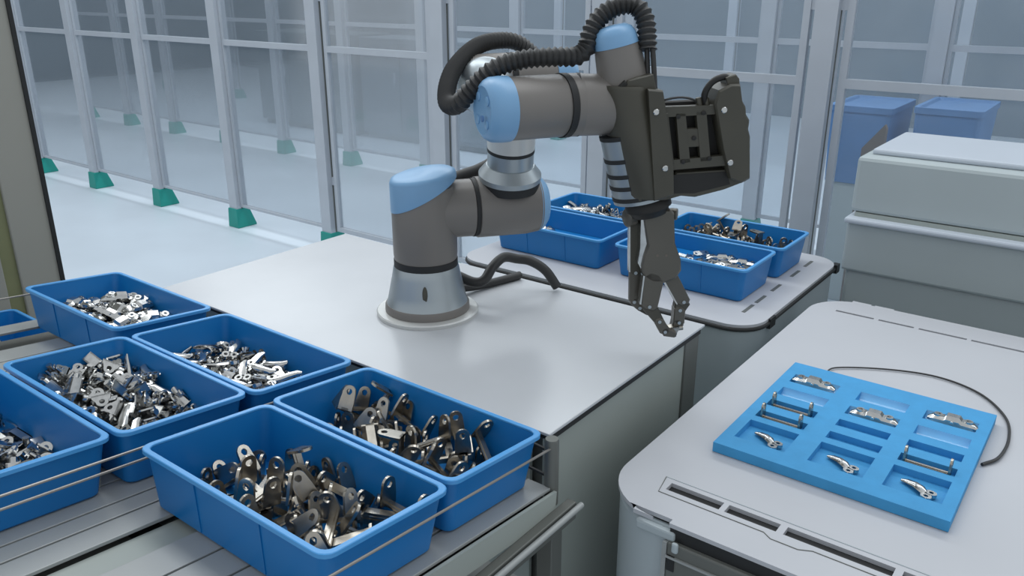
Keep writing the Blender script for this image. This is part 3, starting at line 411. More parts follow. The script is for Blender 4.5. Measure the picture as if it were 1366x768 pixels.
 'c2': [('bracket', -836, 536, 47, 996, 0, 0, -88), ('bracket', 14, -50, 82, 633, -35, 29, 773), ('bracket', 188, -286, 47, 971, 0, 0, 237), ('bracket', 97, 285, 240, 697, -708, -16, 114), ('bracket', -745, 225, 81, 658, 21, -35, 752), ('bracket', -881, -440, 47, 995, 0, 0, 99), ('bracket', 265, -470, 436, 475, 524, -474, 524), ('bracket', 1265, 127, 94, 930, -26, -53, -363), ('bracket', -420, 789, 72, 996, -90, 0, -1), ('bracket', -702, 325, 421, 653, 655, 267, -270), ('bracket', -990, -247, 108, 683, 37, -39, -729), ('bracket', -674, 894, 416, 903, -49, 427, -22), ('bracket', -65, -33, 209, 927, 218, 111, 285), ('bracket', 1363, 564, 97, 907, -27, 59, 416), ('bracket', -592, -712, 47, 994, 0, 0, 108), ('bracket', -1583, 199, 107, 884, -36, -68, -461), ('bracket', -700, -555, 146, 955, -14, 63, -290), ('bracket', 1506, 170, 47, 933, 0, 0, 360), ('bracket', -1241, -108, 118, 995, -10, -87, 54), ('bracket', 38, 0, 274, 948, 170, 152, -221), ('bracket', -1399, 490, 117, 774, -62, -62, -627), ('bracket', 231, -318, 577, 493, -384, 349, 699), ('bracket', 975, -24, 437, 695, -131, -695, -131), ('bracket', 730, 475, 73, 882, -21, 24, 471), ('bracket', -343, -141, 459, 884, -450, 85, -91), ('bracket', 819, -594, 47, 662, 0, 0, -749), ('bracket', 1620, 289, 118, 847, 23, 79, -525), ('bracket', 432, 435, 338, 965, -30, 62, -253), ('bracket', -729, -487, 354, 686, 195, -162, 681), ('bracket', 122, 778, 363, 806, 468, 358, 54)],
 'c3': [('link', 665, -432, 97, 945, 0, 0, -326), ('link', 876, 328, 75, 200, 974, 101, 21), ('link', -400, -202, 97, 877, 0, 0, 480), ('link', 516, -602, 75, 68, 331, 922, 189), ('link', 914, 81, 75, 11, 54, -978, -201), ('link', 63, 152, 97, 601, 0, 0, -799), ('link', 390, -780, 107, 97, 910, 372, 154), ('link', 1635, 327, 75, 200, 972, -118, -24), ('link', -448, -882, 75, 201, 980, 2, 0), ('link', 164, 732, 97, 400, 0, 0, -916), ('link', 37, -733, 75, 159, 776, 598, 123), ('link', 1644, -446, 75, 126, 612, -765, -157), ('link', 670, -77, 135, 970, 220, -24, -104), ('link', 641, 424, 108, 1, 124, -992, -9), ('link', 1786, -737, 96, 66, 781, 618, 52), ('link', 1367, -878, 109, 4, 997, 83, 0), ('link', 1275, -756, 75, 17, 84, -976, -200), ('link', 487, -237, 131, 167, -42, 981, 88), ('link', 1544, -454, 193, 21, 219, -958, -185), ('link', 123, -884, 190, 188, 980, 58, -28), ('link', -233, 273, 97, 562, 0, 0, 827), ('link', 287, -380, 160, 262, 669, 642, 269), ('link', 1025, -879, 262, 132, -64, 189, -971), ('link', -116, 755, 78, 109, 490, -849, -165), ('link', 275, 131, 97, 602, 0, 0, -799), ('link', -433, -643, 147, 192, -192, 680, -680), ('clip', -261, -278, 120, 992, 78, 73, 70), ('clip', 603, 720, 47, 244, 0, 0, -970), ('clip', 1302, -162, 47, 650, 0, 0, -760), ('clip', 1296, 644, 47, 998, 0, 0, 63), ('clip', 910, -506, 111, 598, -119, 183, -772)],
 'b7': [('clevis', -175, 43, 168, 520, 107, 845, -66), ('clevis', 936, 243, 151, 629, -629, 323, -323), ('clevis', -767, 634, 151, 841, 0, 0, -540), ('clevis', 392, -662, 168, 230, -766, 373, 471), ('clevis', 340, 134, 186, 216, 81, -973, 18), ('clevis', 1359, 229, 151, 903, 0, 0, 430), ('clevis', 1362, -260, 151, 175, 175, 685, 685), ('clevis', -63, -590, 151, 78, 78, 703, 703), ('clevis', -1154, 370, 168, 20, 851, 33, -523), ('clevis', 1286, 796, 151, 318, 0, 0, -948), ('clevis', 52, -86, 151, 433, -433, 559, -559), ('clevis', -1610, -804, 151, 105, 0, 0, 995), ('link', -302, -580, 147, 313, -313, 634, -634), ('link', -1221, 0, 75, 71, 345, 917, 188), ('link', 882, -23, 147, 59, -59, 705, -705), ('link', 916, -291, 75, 63, 307, 930, 191), ('link', 1113, -643, 75, 200, 975, -96, -20), ('link', 60, 733, 97, 160, 0, 0, -987), ('link', -611, 99, 75, 13, 65, -977, -201), ('link', 136, 430, 147, 234, -234, 667, -667)],
 'c4': [('clip', -150, 45, 47, 184, 0, 0, -983), ('clip', 218, -492, 47, 777, 0, 0, -629), ('clip', -1112, -288, 47, 413, 0, 0, -911), ('clip', -1273, 521, 47, 393, 0, 0, -919)],
}
# blue transport crates seen through the near fence at the right
for i, (x0, x1, y0, y1, z1, lab) in enumerate(((-1.34, -1.02, 4.45, 4.95, 1.06, 'far blue crate left of the second fence post at the right'), (-0.93, -0.62, 4.45, 4.95, 1.08, 'far blue crate right of the second fence post at the right'))):
    t = thing('transport_crate', lab, 'crate', ((x0+x1)/2, (y0+y1)/2, 0), 'far blue crates')
    bx('crate_stand', M['grey_box'], t, x0+0.03, x1-0.03, y0+0.03, y1-0.03, 0.0, 0.66, bevel=0.005)
    bm = bmesh.new(); cx, cy = (x0+x1)/2, (y0+y1)/2; hx, hy = (x1-x0)/2, (y1-y0)/2
    loft(bm, [rrect(hx-0.02, hy-0.02, 0.03, 4, cx, cy, 0.66), rrect(hx-0.006, hy-0.006, 0.03, 4, cx, cy, z1-0.03), rrect(hx, hy, 0.03, 4, cx, cy, z1-0.03), rrect(hx, hy, 0.03, 4, cx, cy, z1), rrect(hx-0.02, hy-0.02, 0.02, 4, cx, cy, z1), rrect(hx-0.03, hy-0.03, 0.02, 4, cx, cy, z1-0.012)])
    obj('body', bm, M['blue_far'], t)
t = thing('cardboard_wedge', 'brown slanted board leaning in front of the far blue crate', 'board', (-1.03, 4.2, 0))
m = Matrix.Translation((-1.03, 4.2, 0)) @ Matrix.Rotation(0.0, 4, 'Z')
bm = bmesh.new(); prism(bm, [(-0.045, 0), (0.055, 0), (0.055, 1.0), (0.045, 1.02), (-0.045, 0.90)], m @ Matrix.Rotation(PI/2, 4, 'X'), -0.015, 0.015)
obj('sheet', bm, M['brown'], t, 0)
bm = bmesh.new(); box(bm, -1.09, -0.96, 4.17, 4.3, 0.0, 0.03); obj('foot', bm, M['brown'], t, 0)

# tall cabinet at the left edge of the picture
t = thing('tall_cabinet', 'tall taupe cabinet with an olive corner strip at the left edge', 'cabinet', (-2.95, 0.9, 0))
bx('side_panel', M['taupe'], t, -3.3, -2.6, 0.965, 1.08, 0.0, 2.3, bevel=0.004)
bx('door', M['taupe'], t, -3.3, -2.605, 0.50, 0.925, 0.02, 2.3, bevel=0.004)
bx('corner_strip', M['olive'], t, -3.28, -2.61, 0.925, 0.965, 0.0, 2.3)
bx('edge_trim', M['gap'], t, -2.606, -2.594, 1.076, 1.088, 0.0, 2.3)

# pale grey machine housing behind the right cart
t = thing('grey_machine', 'large pale grey two-tier machine housing behind the right cart', 'machine', (-0.1, 2.8, 0))
bx('base', M['grey_box'], t, -0.665, 0.9, 2.6, 3.1, 0.0, 0.80, bevel=0.012)
bx('lower_section', M['grey_box'], t, -0.675, 0.9, 2.585, 3.1, 0.80, 0.955, bevel=0.008)
bx('ledge', M['grey_lid'], t, -0.68, 0.9, 2.565, 3.1, 0.955, 0.972, bevel=0.006)
bx('seam', M['panel'], t, -0.66, 0.9, 2.60, 3.08, 0.972, 0.985)
bx('upper_section', M['grey_box'], t, -0.675, 0.9, 2.6, 3.08, 0.985, 1.155, bevel=0.012)
bx('lid', M['grey_lid'], t, -0.65, 0.9, 2.66, 3.05, 1.155, 1.172, bevel=0.006)

# ------------------------------------------------------------------ robot workbench
TX0, TX1, TY0, TY1, TZ = -1.95, -0.72, 1.05, 1.68, 0.90
t = thing('robot_workbench', 'white topped workbench with grey side panels under the robot arm', 'workbench', (-1.33, 1.36, 0))
bx('tabletop', M['top'], t, TX0, TX1, TY0, TY1, TZ-0.006, TZ, bevel=0.0015)
bx('edge_seam', M['gap'], t, TX0+0.012, TX1-0.004, TY0+0.012, TY1-0.012, TZ-0.020, TZ-0.006)
for x, y in ((TX0+0.012, TY0+0.03), (TX0+0.012, TY1-0.078), (TX1-0.064, TY0+0.03), (TX1-0.050, TY1-0.078)):
    bx('leg', M['alu_dark'], t, x, x+0.042, y, y+0.07, 0.0, TZ-0.020, bevel=0.003)
bx('side_panel', M['panel'], t, TX1-0.02, TX1-0.012, TY0+0.008, TY1-0.078, 0.05, TZ-0.020)
bx('side_panel', M['panel'], t, TX0+0.012, TX0+0.02, TY0+0.078, TY1-0.078, 0.05, TZ-0.020)
bx('front_panel', M['panel'], t, TX0+0.052, TX1-0.052, TY0+0.014, TY0+0.022, 0.05, TZ-0.020)
bx('rear_panel', M['panel'], t, TX0+0.052, TX1-0.052, TY1-0.022, TY1-0.014, 0.05, TZ-0.020)

# ------------------------------------------------------------------ mobile carts
def slotted_top(bm, x0, x1, y0, y1, r, zt, th, slots):
    """rounded slab; the slots are real openings cut by dividing the slab into strips"""
    # outline of the slab is cut into strips along y; each slot row is a strip made of bars between openings
    rows = sorted(set([s[2] for s in slots] + [s[3] for s in slots]))
    n = 12
    def xl(y):   # left edge with rounded corners
        if y < y0+r: d = y0+r-y; return x0 + r - math.sqrt(max(r*r-d*d, 0))
        if y > y1-r: d = y-(y1-r); return x0 + r - math.sqrt(max(r*r-d*d, 0))
        return x0
    def slab(ya, yb):
        ys = sorted(set([ya, yb] + [y for y in ([y0+r*(1-math.cos(PI/2*k/n)) for k in range(n+1)] + [y1-r*(1-math.cos(PI/2*k/n)) for k in range(n+1)]) if ya < y < yb]))
        L = [Vector((xl(y), y, 0)) for y in ys]; R = [Vector((x0+x1-xl(y), y, 0)) for y in ys]
        return L + R[::-1]
    edges = sorted(set([y0] + rows + [y1]))
    for ya, yb in zip(edges, edges[1:]):
        sl = sorted([s for s in slots if s[2] == ya and s[3] == yb])
        if not sl:
            P = slab(ya, yb)
            loft(bm, [[Vector((p.x, p.y, z)) for p in P] for z in (zt-th, zt-0.003)] + [[Vector((p.x, p.y, zt)) for p in P]])
        else:
            xs = x0
            ysn = sorted(set([ya, yb] + [y0+r*(1-math.cos(PI/2*k/n)) for k in range(n+1) if ya < y0+r*(1-math.cos(PI/2*k/n)) < yb]))
            for (a, b, _, _) in sl + [(x1, x1, 0, 0)]:
                if a-xs > 1e-5:
                    P = ([(xl(y), y) for y in ysn] if xs == x0 else [(xs, ya), (xs, yb)]) + ([(x0+x1-xl(y), y) for y in ysn[::-1]] if a == x1 else [(a, yb), (a, ya)])
                    loft(bm, [[Vector((p[0], p[1], z)) for p in P] for z in (zt-th, zt)])
                xs = b

def mobile_cart(x0, x1, y0, y1, zt, r, label, long_axis_slots):
    t = thing('mobile_cart', label, 'cart', ((x0+x1)/2, (y0+y1)/2, 0))
    bm = bmesh.new(); slotted_top(bm, x0, x1, y0, y1, r, zt, 0.008, long_axis_slots)
    bmesh.ops.remove_doubles(bm, verts=bm.verts, dist=1e-5)
    obj('top_shell', bm, M['cart'], t, 30)
    cx, cy, hx, hy = (x0+x1)/2, (y0+y1)/2, (x1-x0)/2, (y1-y0)/2
    bm = bmesh.new(); loft(bm, [rrect(hx-0.016, hy-0.016, r-0.016, 8, cx, cy, z) for z in (zt-0.014, zt-0.008)])
    obj('shadow_gap', bm, M['gap'], t)  # black band, shade under the top shell put into the colour
    bm = bmesh.new(); loft(bm, [rrect(hx-0.03, hy-0.03, r-0.03, 8, cx, cy, 0.07), rrect(hx-0.006, hy-0.006, r-0.006, 8, cx, cy, 0.12), rrect(hx-0.004, hy-0.004, r-0.004, 8, cx, cy, zt-0.024), rrect(hx-0.012, hy-0.012, r-0.012, 8, cx, cy, zt-0.014)])
    obj('body', bm, M['cart_body'], t, 35)
    for sx in (-1, 1):
        for sy in (-1, 1):
            bm = bmesh.new(); lathe(bm, (cx+sx*(hx-0.12), cy+sy*(hy-0.12)-0.02, 0.036), (0, 1, 0), [(0, 0.034), (0.004, 0.036), (0.036, 0.036), (0.04, 0.034)], 20)
            obj('wheel', bm, M['rubber'], t)
    return t
CX0, CX1, CY0, CY1, CZ = -0.642, 0.62, 1.077, 2.316, 0.80
slots = [(CX0+0.080, CX0+0.148, CY0, CY0+0.012), (-0.545, -0.445, 1.162, 1.186), (-0.435, -0.345, 1.162, 1.186), (-0.333, -0.165, 1.162, 1.186), (-0.153, 0.02, 1.162, 1.186), (0.03, 0.2, 1.162, 1.186),
         (-0.575, -0.475, 2.213, 2.223), (-0.463, -0.375, 2.213, 2.223), (-0.363, -0.25, 2.213, 2.223), (-0.24, -0.06, 2.213, 2.223), (-0.05, 0.16, 2.213, 2.223)]
cart = mobile_cart(CX0, CX1, CY0, CY1, CZ, 0.118, 'pale grey mobile cart with rounded corners holding the blue foam tray', slots)
# front access door, hinge, latch blocks and lips of the cart nearest the camera
bx('front_door', M['cart_dark'], cart, CX0+0.15, CX1-0.16, CY0-0.008, CY0+0.006, 0.16, CZ-0.032, bevel=0.003)
bx('door_channel', M['gap'], cart, CX0+0.15, CX1-0.16, CY0+0.001, CY0+0.010, CZ-0.032, CZ-0.0085)
bx('door_lip', M['steel_grey'], cart, CX0+0.15, CX1-0.16, CY0-0.012, CY0-0.0075, CZ-0.060, CZ-0.056)
bx('hinge_block', M['cart_body'], cart, CX0+0.086, CX0+0.160, CY0-0.003, CY0+0.010, CZ-0.034, CZ-0.016, bevel=0.004)
bx('hinge_pin', M['cart_body'], cart, CX0+0.160, CX0+0.172, CY0-0.014, CY0-0.006, CZ-0.046, CZ-0.026, bevel=0.004)
for zz in (0.715, 0.66, 0.59, 0.52): bx('latch', M['gap'], cart, CX0+0.152, CX0+0.166, CY0-0.010, CY0+0.004, zz, zz+0.03)
bx('edge_strip', M['steel_grey'], cart, CX0+0.142, CX0+0.15, CY0-0.009, CY0+0.006, 0.16, CZ-0.034)
bm = bmesh.new()                                                        # fine joint line of the flap around the slot row
sweep(bm, [(-0.562, 1.198, CZ+0.0004), (-0.552, 1.148, CZ+0.0004), (-0.36, 1.148, CZ+0.0004), (-0.345, 1.138, CZ+0.0004), (-0.30, 1.138, CZ+0.0004), (-0.28, 1.148, CZ+0.0004), (0.2, 1.148, CZ+0.0004)], 0.0009, 6)
obj('joint_line', bm, M['cart_dark'], cart)
bm = bmesh.new()
sweep(bm, [(-0.562, 1.198, CZ+0.0004), (0.2, 1.198, CZ+0.0004)], 0.0008, 6)
obj('joint_line', bm, M['cart_body'], cart)
for xx in (-0.56, -0.50): bx('rear_tab', M['cart'], cart, xx, xx+0.05, CY1-0.004, CY1+0.012, CZ-0.018, CZ-0.002)

slots2 = [(-1.55, -1.35, 2.00, 2.008), (-1.33, -1.1, 2.00, 2.008), (-0.80, -0.79, 2.10, 2.18)]
cart2 = mobile_cart(-1.72, -0.70, 1.945, 2.68, 0.80, 0.09, 'pale grey mobile cart behind the workbench holding four blue bins', [])
bm = bmesh.new()
P = rrect(0.51+0.001, 0.3675+0.001, 0.091, 8, -1.21, 2.3125, 0.7865); sweep(bm, P+[P[0]], 0.0055, 8)
obj('bumper_strip', bm, M['gap'], cart2)
for y in (2.05, 2.14, 2.26, 2.42, 2.54): bx('slot', M['cart_dark'], cart2, -0.777, -0.767, y, y+0.07, 0.7995, 0.8008)
bx('latch', M['gap'], cart2, -0.712, -0.694, 2.62, 2.65, 0.77, 0.798)
bx('latch', M['gap'], cart2, -0.712, -0.694, 2.05, 2.09, 0.77, 0.798)

# ------------------------------------------------------------------ foam tray with pockets
tray = thing('foam_tray', 'bright blue foam tray with cut pockets for metal parts on the right cart', 'tray', (-0.327, 1.553, CZ))
FX0, FX1, FY0, FY1, FZ, FT = -0.533, -0.120, 1.330, 1.777, 0.821, 0.020
cols = [(-0.510, -0.412), (-0.369, -0.271), (-0.238, -0.142)]
prow = [(1.375, 1.457, 'deep'), (1.478, 1.508, 'slot'), (1.538, 1.568, 'slot'), (1.598, 1.638, 'gutter'), (1.672, 1.716, 'gutter')]
bm = bmesh.new()
def quad(*p): bm.faces.new([bm.verts.new(q) for q in p])
ys = [FY0] + [v for r in prow for v in r[:2]] + [FY1]
xs = [FX0] + [v for c in cols for v in c] + [FX1]
pock = bmesh.new()
for i in range(len(xs)-1):
    for j in range(len(ys)-1):
        x0, x1, y0, y1 = xs[i], xs[i+1], ys[j], ys[j+1]
        if not (i % 2 and j % 2):
            quad((x0, y0, FZ), (x1, y0, FZ), (x1, y1, FZ), (x0, y1, FZ)); continue
        kind = prow[j//2][2]; dz = 0.014 if prow[j//2][2] != 'gutter' else 0.017
        if kind == 'gutter':                                             # half-round valley
            n = 8; pr = [(y0+(y1-y0)*(1-math.cos(PI*k/n))/2, FZ-dz*math.sin(PI*k/n)) for k in range(n+1)]
            xa, xb = x0, x1
            for (ya, za), (yb, zb) in zip(pr, pr[1:]):
                pock.faces.new([pock.verts.new(q) for q in ((xa, ya, za), (xb, ya, za), (xb, yb, zb), (xa, yb, zb))])
            for xe in (xa, xb): bm.faces.new([bm.verts.new((xe, y, z)) for y, z in pr])
        else:
            ins = 0.004 if kind == 'slot' else 0.0
            a = [Vector((x0, y0, FZ)), Vector((x1, y0, FZ)), Vector((x1, y1, FZ)), Vector((x0, y1, FZ))]
            b = [Vector((p.x, p.y, FZ-dz)) for p in a]
            for k in range(4): quad(a[k], a[(k+1) % 4], b[(k+1) % 4], b[k])
            quad(*b)
o4 = [(FX0, FY0), (FX1, FY0), (FX1, FY1), (FX0, FY1)]
for k in range(4):
    (xa, ya), (xb, yb) = o4[k], o4[(k+1) % 4]
    quad((xa, ya, FZ-FT), (xb, yb, FZ-FT), (xb, yb, FZ), (xa, ya, FZ))
quad(*[(x, y, FZ-FT) for x, y in o4[::-1]])
bmesh.ops.remove_doubles(bm, verts=bm.verts, dist=1e-5); bmesh.ops.remove_doubles(pock, verts=pock.verts, dist=1e-5)
obj('foam_block', bm, M['foam'], tray, 0); obj('gutter_lining', pock, M['foam_pocket'], tray, 60)

def place(mesh, name, mat_, label, cat, loc, rz=0, rot=None, group=None, scale=1.0):
    o = bpy.data.objects.new(name, mesh); COL.objects.link(o); o.location = loc
    o.rotation_mode = 'QUATERNION'
    o.rotation_quaternion = rot if rot else Quaternion((0, 0, 1), rz)
    o.scale = (scale,)*3
    if mat_ and not mesh.materials: mesh.materials.append(mat_)
    return tag(o, label, cat, group)
mesh_clip = finish(bm_clip(), 'spring_clip', 35); mesh_bracket = finish(bm_bracket(), 'bracket', 35); mesh_lever = finish(bm_lever(), 'clamp_lever', 40)
mesh_clevis = finish(bm_clevis(), 'clevis', 35); mesh_link = finish(bm_link(), 'link_plate', 35)
mesh_slim = finish(bm_bracket(0.080, 0.010, 0.034, 0.004), 'slim_bracket', 35)
for me_, m_ in ((mesh_clip, 'bright'), (mesh_bracket, 'nickel'), (mesh_lever, 'bright'), (mesh_clevis, 'bright'), (mesh_link, 'bright'), (mesh_slim, 'nickel')): me_.materials.append(M[m_])
zb = FZ-0.0135
for c, r, where in ((0, 4, 'in the far left gutter of the foam tray'), (1, 3, 'in the middle column of the foam tray'), (2, 4, 'in the far right gutter of the foam tray')):
    x = sum(cols[c])/2 + (0.004 if c else -0.002); y = sum(prow[r][:2])/2
    place(mesh_clip, 'spring_clip', None, 'shiny steel spring clip lying '+where, 'clip', (x, y, zb+0.0085), PI, group='clips in the foam tray', scale=1.0)
for c, r, where in ((0, 1, 'in the left column of the foam tray, nearer slot'), (0, 2, 'in the left column of the foam tray, farther slot'), (2, 1, 'in the right column of the foam tray')):
    place(mesh_slim, 'steel_bracket', None, 'steel bracket standing ears up '+where, 'bracket', (sum(cols[c])/2, sum(prow[r][:2])/2, zb+0.005), 0, group='brackets in the foam tray')
for c, where in enumerate(('left', 'middle', 'right')):
    place(mesh_lever, 'clamp_lever', None, 'bright forked clamp lever in the %s front pocket of the foam tray' % where, 'lever', (sum(cols[c])/2+0.004, 1.412, zb+0.0075), -0.35, group='levers in the foam tray', scale=0.92)

bm = bmesh.new()
sweep(bm, catmull([(-0.470, 1.800, CZ+0.004), (-0.455, 1.845, CZ+0.004), (-0.36, 1.905, CZ+0.004), (-0.26, 1.932, CZ+0.004), (-0.17, 1.90, CZ+0.004), (-0.108, 1.815, CZ+0.004), (-0.088, 1.72, CZ+0.004), (-0.092, 1.63, CZ+0.005), (-0.113, 1.585, CZ+0.004)], 8), [0.0016+0.0016*min(1, i/60) for i in range(65)], 8)
tag(obj('sensor_cable', bm, M['hose']), 'thin black cable curving around the foam tray on the right cart', 'cable')

# ------------------------------------------------------------------ plastic parts bins
BL, BW, BH = 0.425, 0.236, 0.100
def make_bin():
    t = thing('parts_bin', 'blue plastic parts bin', 'bin', (0, 0, 0), 'blue parts bins')
    hx, hy = BL/2, BW/2; i = 0.016; th = 0.0035
    bm = bmesh.new()
    loft(bm, [rrect(hx-i-0.004, hy-i-0.004, 0.014, 4, z=0.0), rrect(hx-i, hy-i, 0.016, 4, z=0.004), rrect(hx-0.006, hy-0.006, 0.018, 4, z=BH-0.004),
              rrect(hx-0.006-th, hy-0.006-th, 0.016, 4, z=BH-0.004), rrect(hx-i-th, hy-i-th, 0.013, 4, z=0.004)])
    obj('shell', bm, M['bin'], t, 35)
    bm = bmesh.new()
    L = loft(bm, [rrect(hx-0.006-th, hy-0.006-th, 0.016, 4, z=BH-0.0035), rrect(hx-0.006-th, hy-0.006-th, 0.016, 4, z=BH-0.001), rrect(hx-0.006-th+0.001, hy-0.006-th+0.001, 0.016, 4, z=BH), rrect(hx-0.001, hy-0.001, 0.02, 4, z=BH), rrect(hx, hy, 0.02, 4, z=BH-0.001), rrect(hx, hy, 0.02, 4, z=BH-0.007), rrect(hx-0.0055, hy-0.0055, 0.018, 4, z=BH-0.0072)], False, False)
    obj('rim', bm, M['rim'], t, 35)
    for sx in (-1, 1):
        for ysgn in (-1, 1):
            bm = bmesh.new(); x = sx*0.075
            y0 = ysgn*(hy-i-0.0005); y1 = ysgn*(hy-0.0065)
            loft(bm, [[Vector((x-0.0015, y0, 0.006)), Vector((x+0.0015, y0, 0.006)), Vector((x+0.0015, y0+ysgn*0.002, 0.006)), Vector((x-0.0015, y0+ysgn*0.002, 0.006))],
                      [Vector((x-0.0015, y1, BH-0.008)), Vector((x+0.0015, y1, BH-0.008)), Vector((x+0.0015, y1+ysgn*0.002, BH-0.008)), Vector((x-0.0015, y1+ysgn*0.002, BH-0.008))]])
            obj('rib', bm, M['bin'], t, 0)
    return t
proto_bin = make_bin(); bin_used = [False]
TILT = math.radians(-5.8)
KINDS = {'bracket': (mesh_bracket, 'u_bracket', 'bracket'), 'clevis': (mesh_clevis, 'small_clevis', 'clevis'), 'lever': (mesh_lever, 'clamp_lever', 'lever'), 'link': (mesh_link, 'link_plate', 'link plate'), 'clip': (mesh_clip, 'spring_clip', 'clip')}
DESC = {'bracket': 'steel U bracket with holed ears heaped in the ', 'clevis': 'small shiny steel clevis heaped in the ', 'lever': 'small forked steel lever heaped in the ', 'link': 'small steel link plate with two holes in the ', 'clip': 'shiny steel spring clip lying in the '}
def put_bin(center, tilt, label, short, pile, lift=0.0):
    if not bin_used[0]: b = proto_bin; bin_used[0] = True
    else: b = dup(proto_bin, (0, 0, 0))
    b.location = center; b.rotation_euler = (tilt, 0, 0); tag(b, label, 'bin', 'blue parts bins')
    Mx = Matrix.Translation(center) @ Matrix.Rotation(tilt, 4, 'X')
    if lift:                                                            # raised liner the parts lie on
        bm = bmesh.new(); k = lift/BH*0.008
        loft(bm, [rrect(BL/2-0.0215, BW/2-0.0215, 0.012, 4, z=0.0045), rrect(BL/2-0.0208+k, BW/2-0.0208+k, 0.012, 4, z=lift+0.004)])
        ln = obj('liner', bm, M['bin'], None, 35); ln.parent = b
    for r in PILES.get(pile, []):
        me_, nm, cat = KINDS[r[0]]
        loc = Vector(r[1:4])*1e-4 + Vector((0, 0, lift)); q = Quaternion([c*1e-3 for c in r[4:8]]).normalized()
        place(me_, nm, None, DESC[r[0]]+short, cat, Mx @ loc, rot=Matrix.Rotation(tilt, 4, 'X').to_quaternion() @ q, group=(nm.replace('_', ' ')+'s').replace('viss', 'vises')+' in the '+short)
    return b
def rack_pt(x, y, h=0.0):
    """point on the tilted rack at plan position (x, y) of the bin-rim plane, h below the rim"""
    z = 0.987-(y-0.516)*math.tan(-TILT)
    return Vector((x, y, z)) - Vector((0, math.sin(-TILT), math.cos(-TILT)))*h
RB = [(-0.897, 0.637, 'blue bin with large steel brackets, frontmost on the sloping rack', 'frontmost blue bin', 'b1'),
      (-0.905, 0.880, 'blue bin with large steel brackets beside the workbench corner', 'blue bin by the workbench corner', 'b2'),
      (-1.368, 0.880, 'blue bin of small steel levers, nearest the robot base on the rack', 'blue bin in front of the robot base', 'b3'),
      (-1.375, 0.640, 'blue bin full of tiny shiny parts in the middle of the sloping rack', 'blue bin in the middle of the rack', 'b4'),
      (-1.378, 0.397, 'blue bin cut off by the left edge, holding dark link plates', 'blue bin cut by the left edge', 'b5'),
      (-1.845, 0.880, 'blue bin with a few spring clips, farthest left on the rack top', 'far left blue bin on the rack top', 'b6')]
for x, y, lab, short, pile in RB:
    put_bin(rack_pt(x, y, BH), TILT, lab, short, pile, {'b6': 0.022}.get(pile, 0.0))
put_bin(Vector((-2.31, 0.775, 0.665)), TILT, 'blue bin on the lower rack level at the far left edge', 'low blue bin at the left edge', 'b7')
CB = [(-1.475, 2.215, 'blue bin with a few clips on the rear cart, nearest the robot shoulder', 'near left bin of the rear cart', 'c4'),
      (-1.470, 2.475, 'blue bin with mixed steel parts on the rear cart, far left behind the gripper', 'far left bin of the rear cart', 'c1'),
      (-1.005, 2.215, 'blue bin with link plates on the rear cart, near right under the gripper', 'near right bin of the rear cart', 'c3'),
      (-0.995, 2.475, 'blue bin with steel brackets on the rear cart, far right', 'far right bin of the rear cart', 'c2')]
for x, y, lab, short, pile in CB:
    put_bin(Vector((x, y, 0.8005)), 0.0, lab, short, pile, {'c1': 0.045, 'c2': 0.022, 'c3': 0.05, 'c4': 0.03}[pile])

# ------------------------------------------------------------------ sloping flow rack
rack = thing('flow_rack', 'sloping grey metal flow rack with guide rods carrying the blue bins', 'rack', (-1.4, 0.65, 0))
RM = Matrix.Rotation(TILT, 4, 'X'); yA, yB = 0.16, 1.005
def slat(x0, x1, mat_, drop=0.0, th=0.006, ya=yA, yb=yB, name='slat'):
    bm = bmesh.new()
    P = [rack_pt(x, y, BH+0.0006+drop+d) for d in (0, th) for (x, y) in ((x0, ya), (x1, ya), (x1, yb), (x0, yb))]
    loft(bm, [P[4:], P[:4]]); return obj(name, bm, mat_, rack, 0, 0.001)
edges = [-0.676, -0.728, -0.80, -0.862, -0.925, -0.99, -1.055, -1.106, -1.147, -1.21, -1.27, -1.33, -1.40, -1.47, -1.53, -1.595, -1.66, -1.72, -1.80, -1.86, -1.935]
for a, b in zip(edges, edges[1:]):
    if abs(a+0.99) < 1e-6: slat(b, a, M['panel'], drop=0.012); continue
    slat(b+0.0022, a-0.0022, M['steel_grey'])
slat(-2.10, -2.045, M['steel_grey'])
for ya in (yA+0.02, 0.50, yB-0.05):                                      # cross beams under the slats
    slat(-2.12, -0.675, M['gap'], drop=0.0075 if ya != 0.5 else 0.02, th=0.03, ya=ya, yb=ya+0.03, name='cross_beam')
slat(-2.12, -0.675, M['cart_dark'], drop=0.045, th=0.004, name='under_tray')
def rod(x, y0, y1, below, r=0.0022):
    bm = bmesh.new(); cyl(bm, rack_pt(x, y0, below), rack_pt(x, y1, below), r, seg=8)
    obj('guide_rod', bm, M['rod'], rack)
for below in (0.022, 0.042): rod(-1.142, 0.17, 1.0, below)
rod(-0.680, 0.17, 1.0, 0.026); rod(-2.088, 0.17, 1.0, 0.03)
rod(-1.612, 0.17, 1.0, 0.045)
for x in (-1.142, -1.612, -2.088):
    for y in (0.20, 1.0):
        bm = bmesh.new(); cyl(bm, rack_pt(x, y, BH+0.006), rack_pt(x, y, 0.018), 0.003, seg=8); obj('rod_holder', bm, M['alu_dark'], rack)
bm = bmesh.new(); lathe(bm, (-0.684, 1.005, 0.80), (0, 0, 1), [(0, 0.0125), (0.122, 0.0125), (0.126, 0.011)], 20); obj('corner_stud', bm, M['alu_dark'], rack)
bm = bmesh.new(); cyl(bm, (-0.684, 1.005, 0.90), (-0.74, 1.010, 0.90), 0.003, seg=8); cyl(bm, (-0.684, 1.005, 0.85), (-0.74, 1.010, 0.85), 0.003, seg=8); obj('stop_wire', bm, M['gap'], rack)
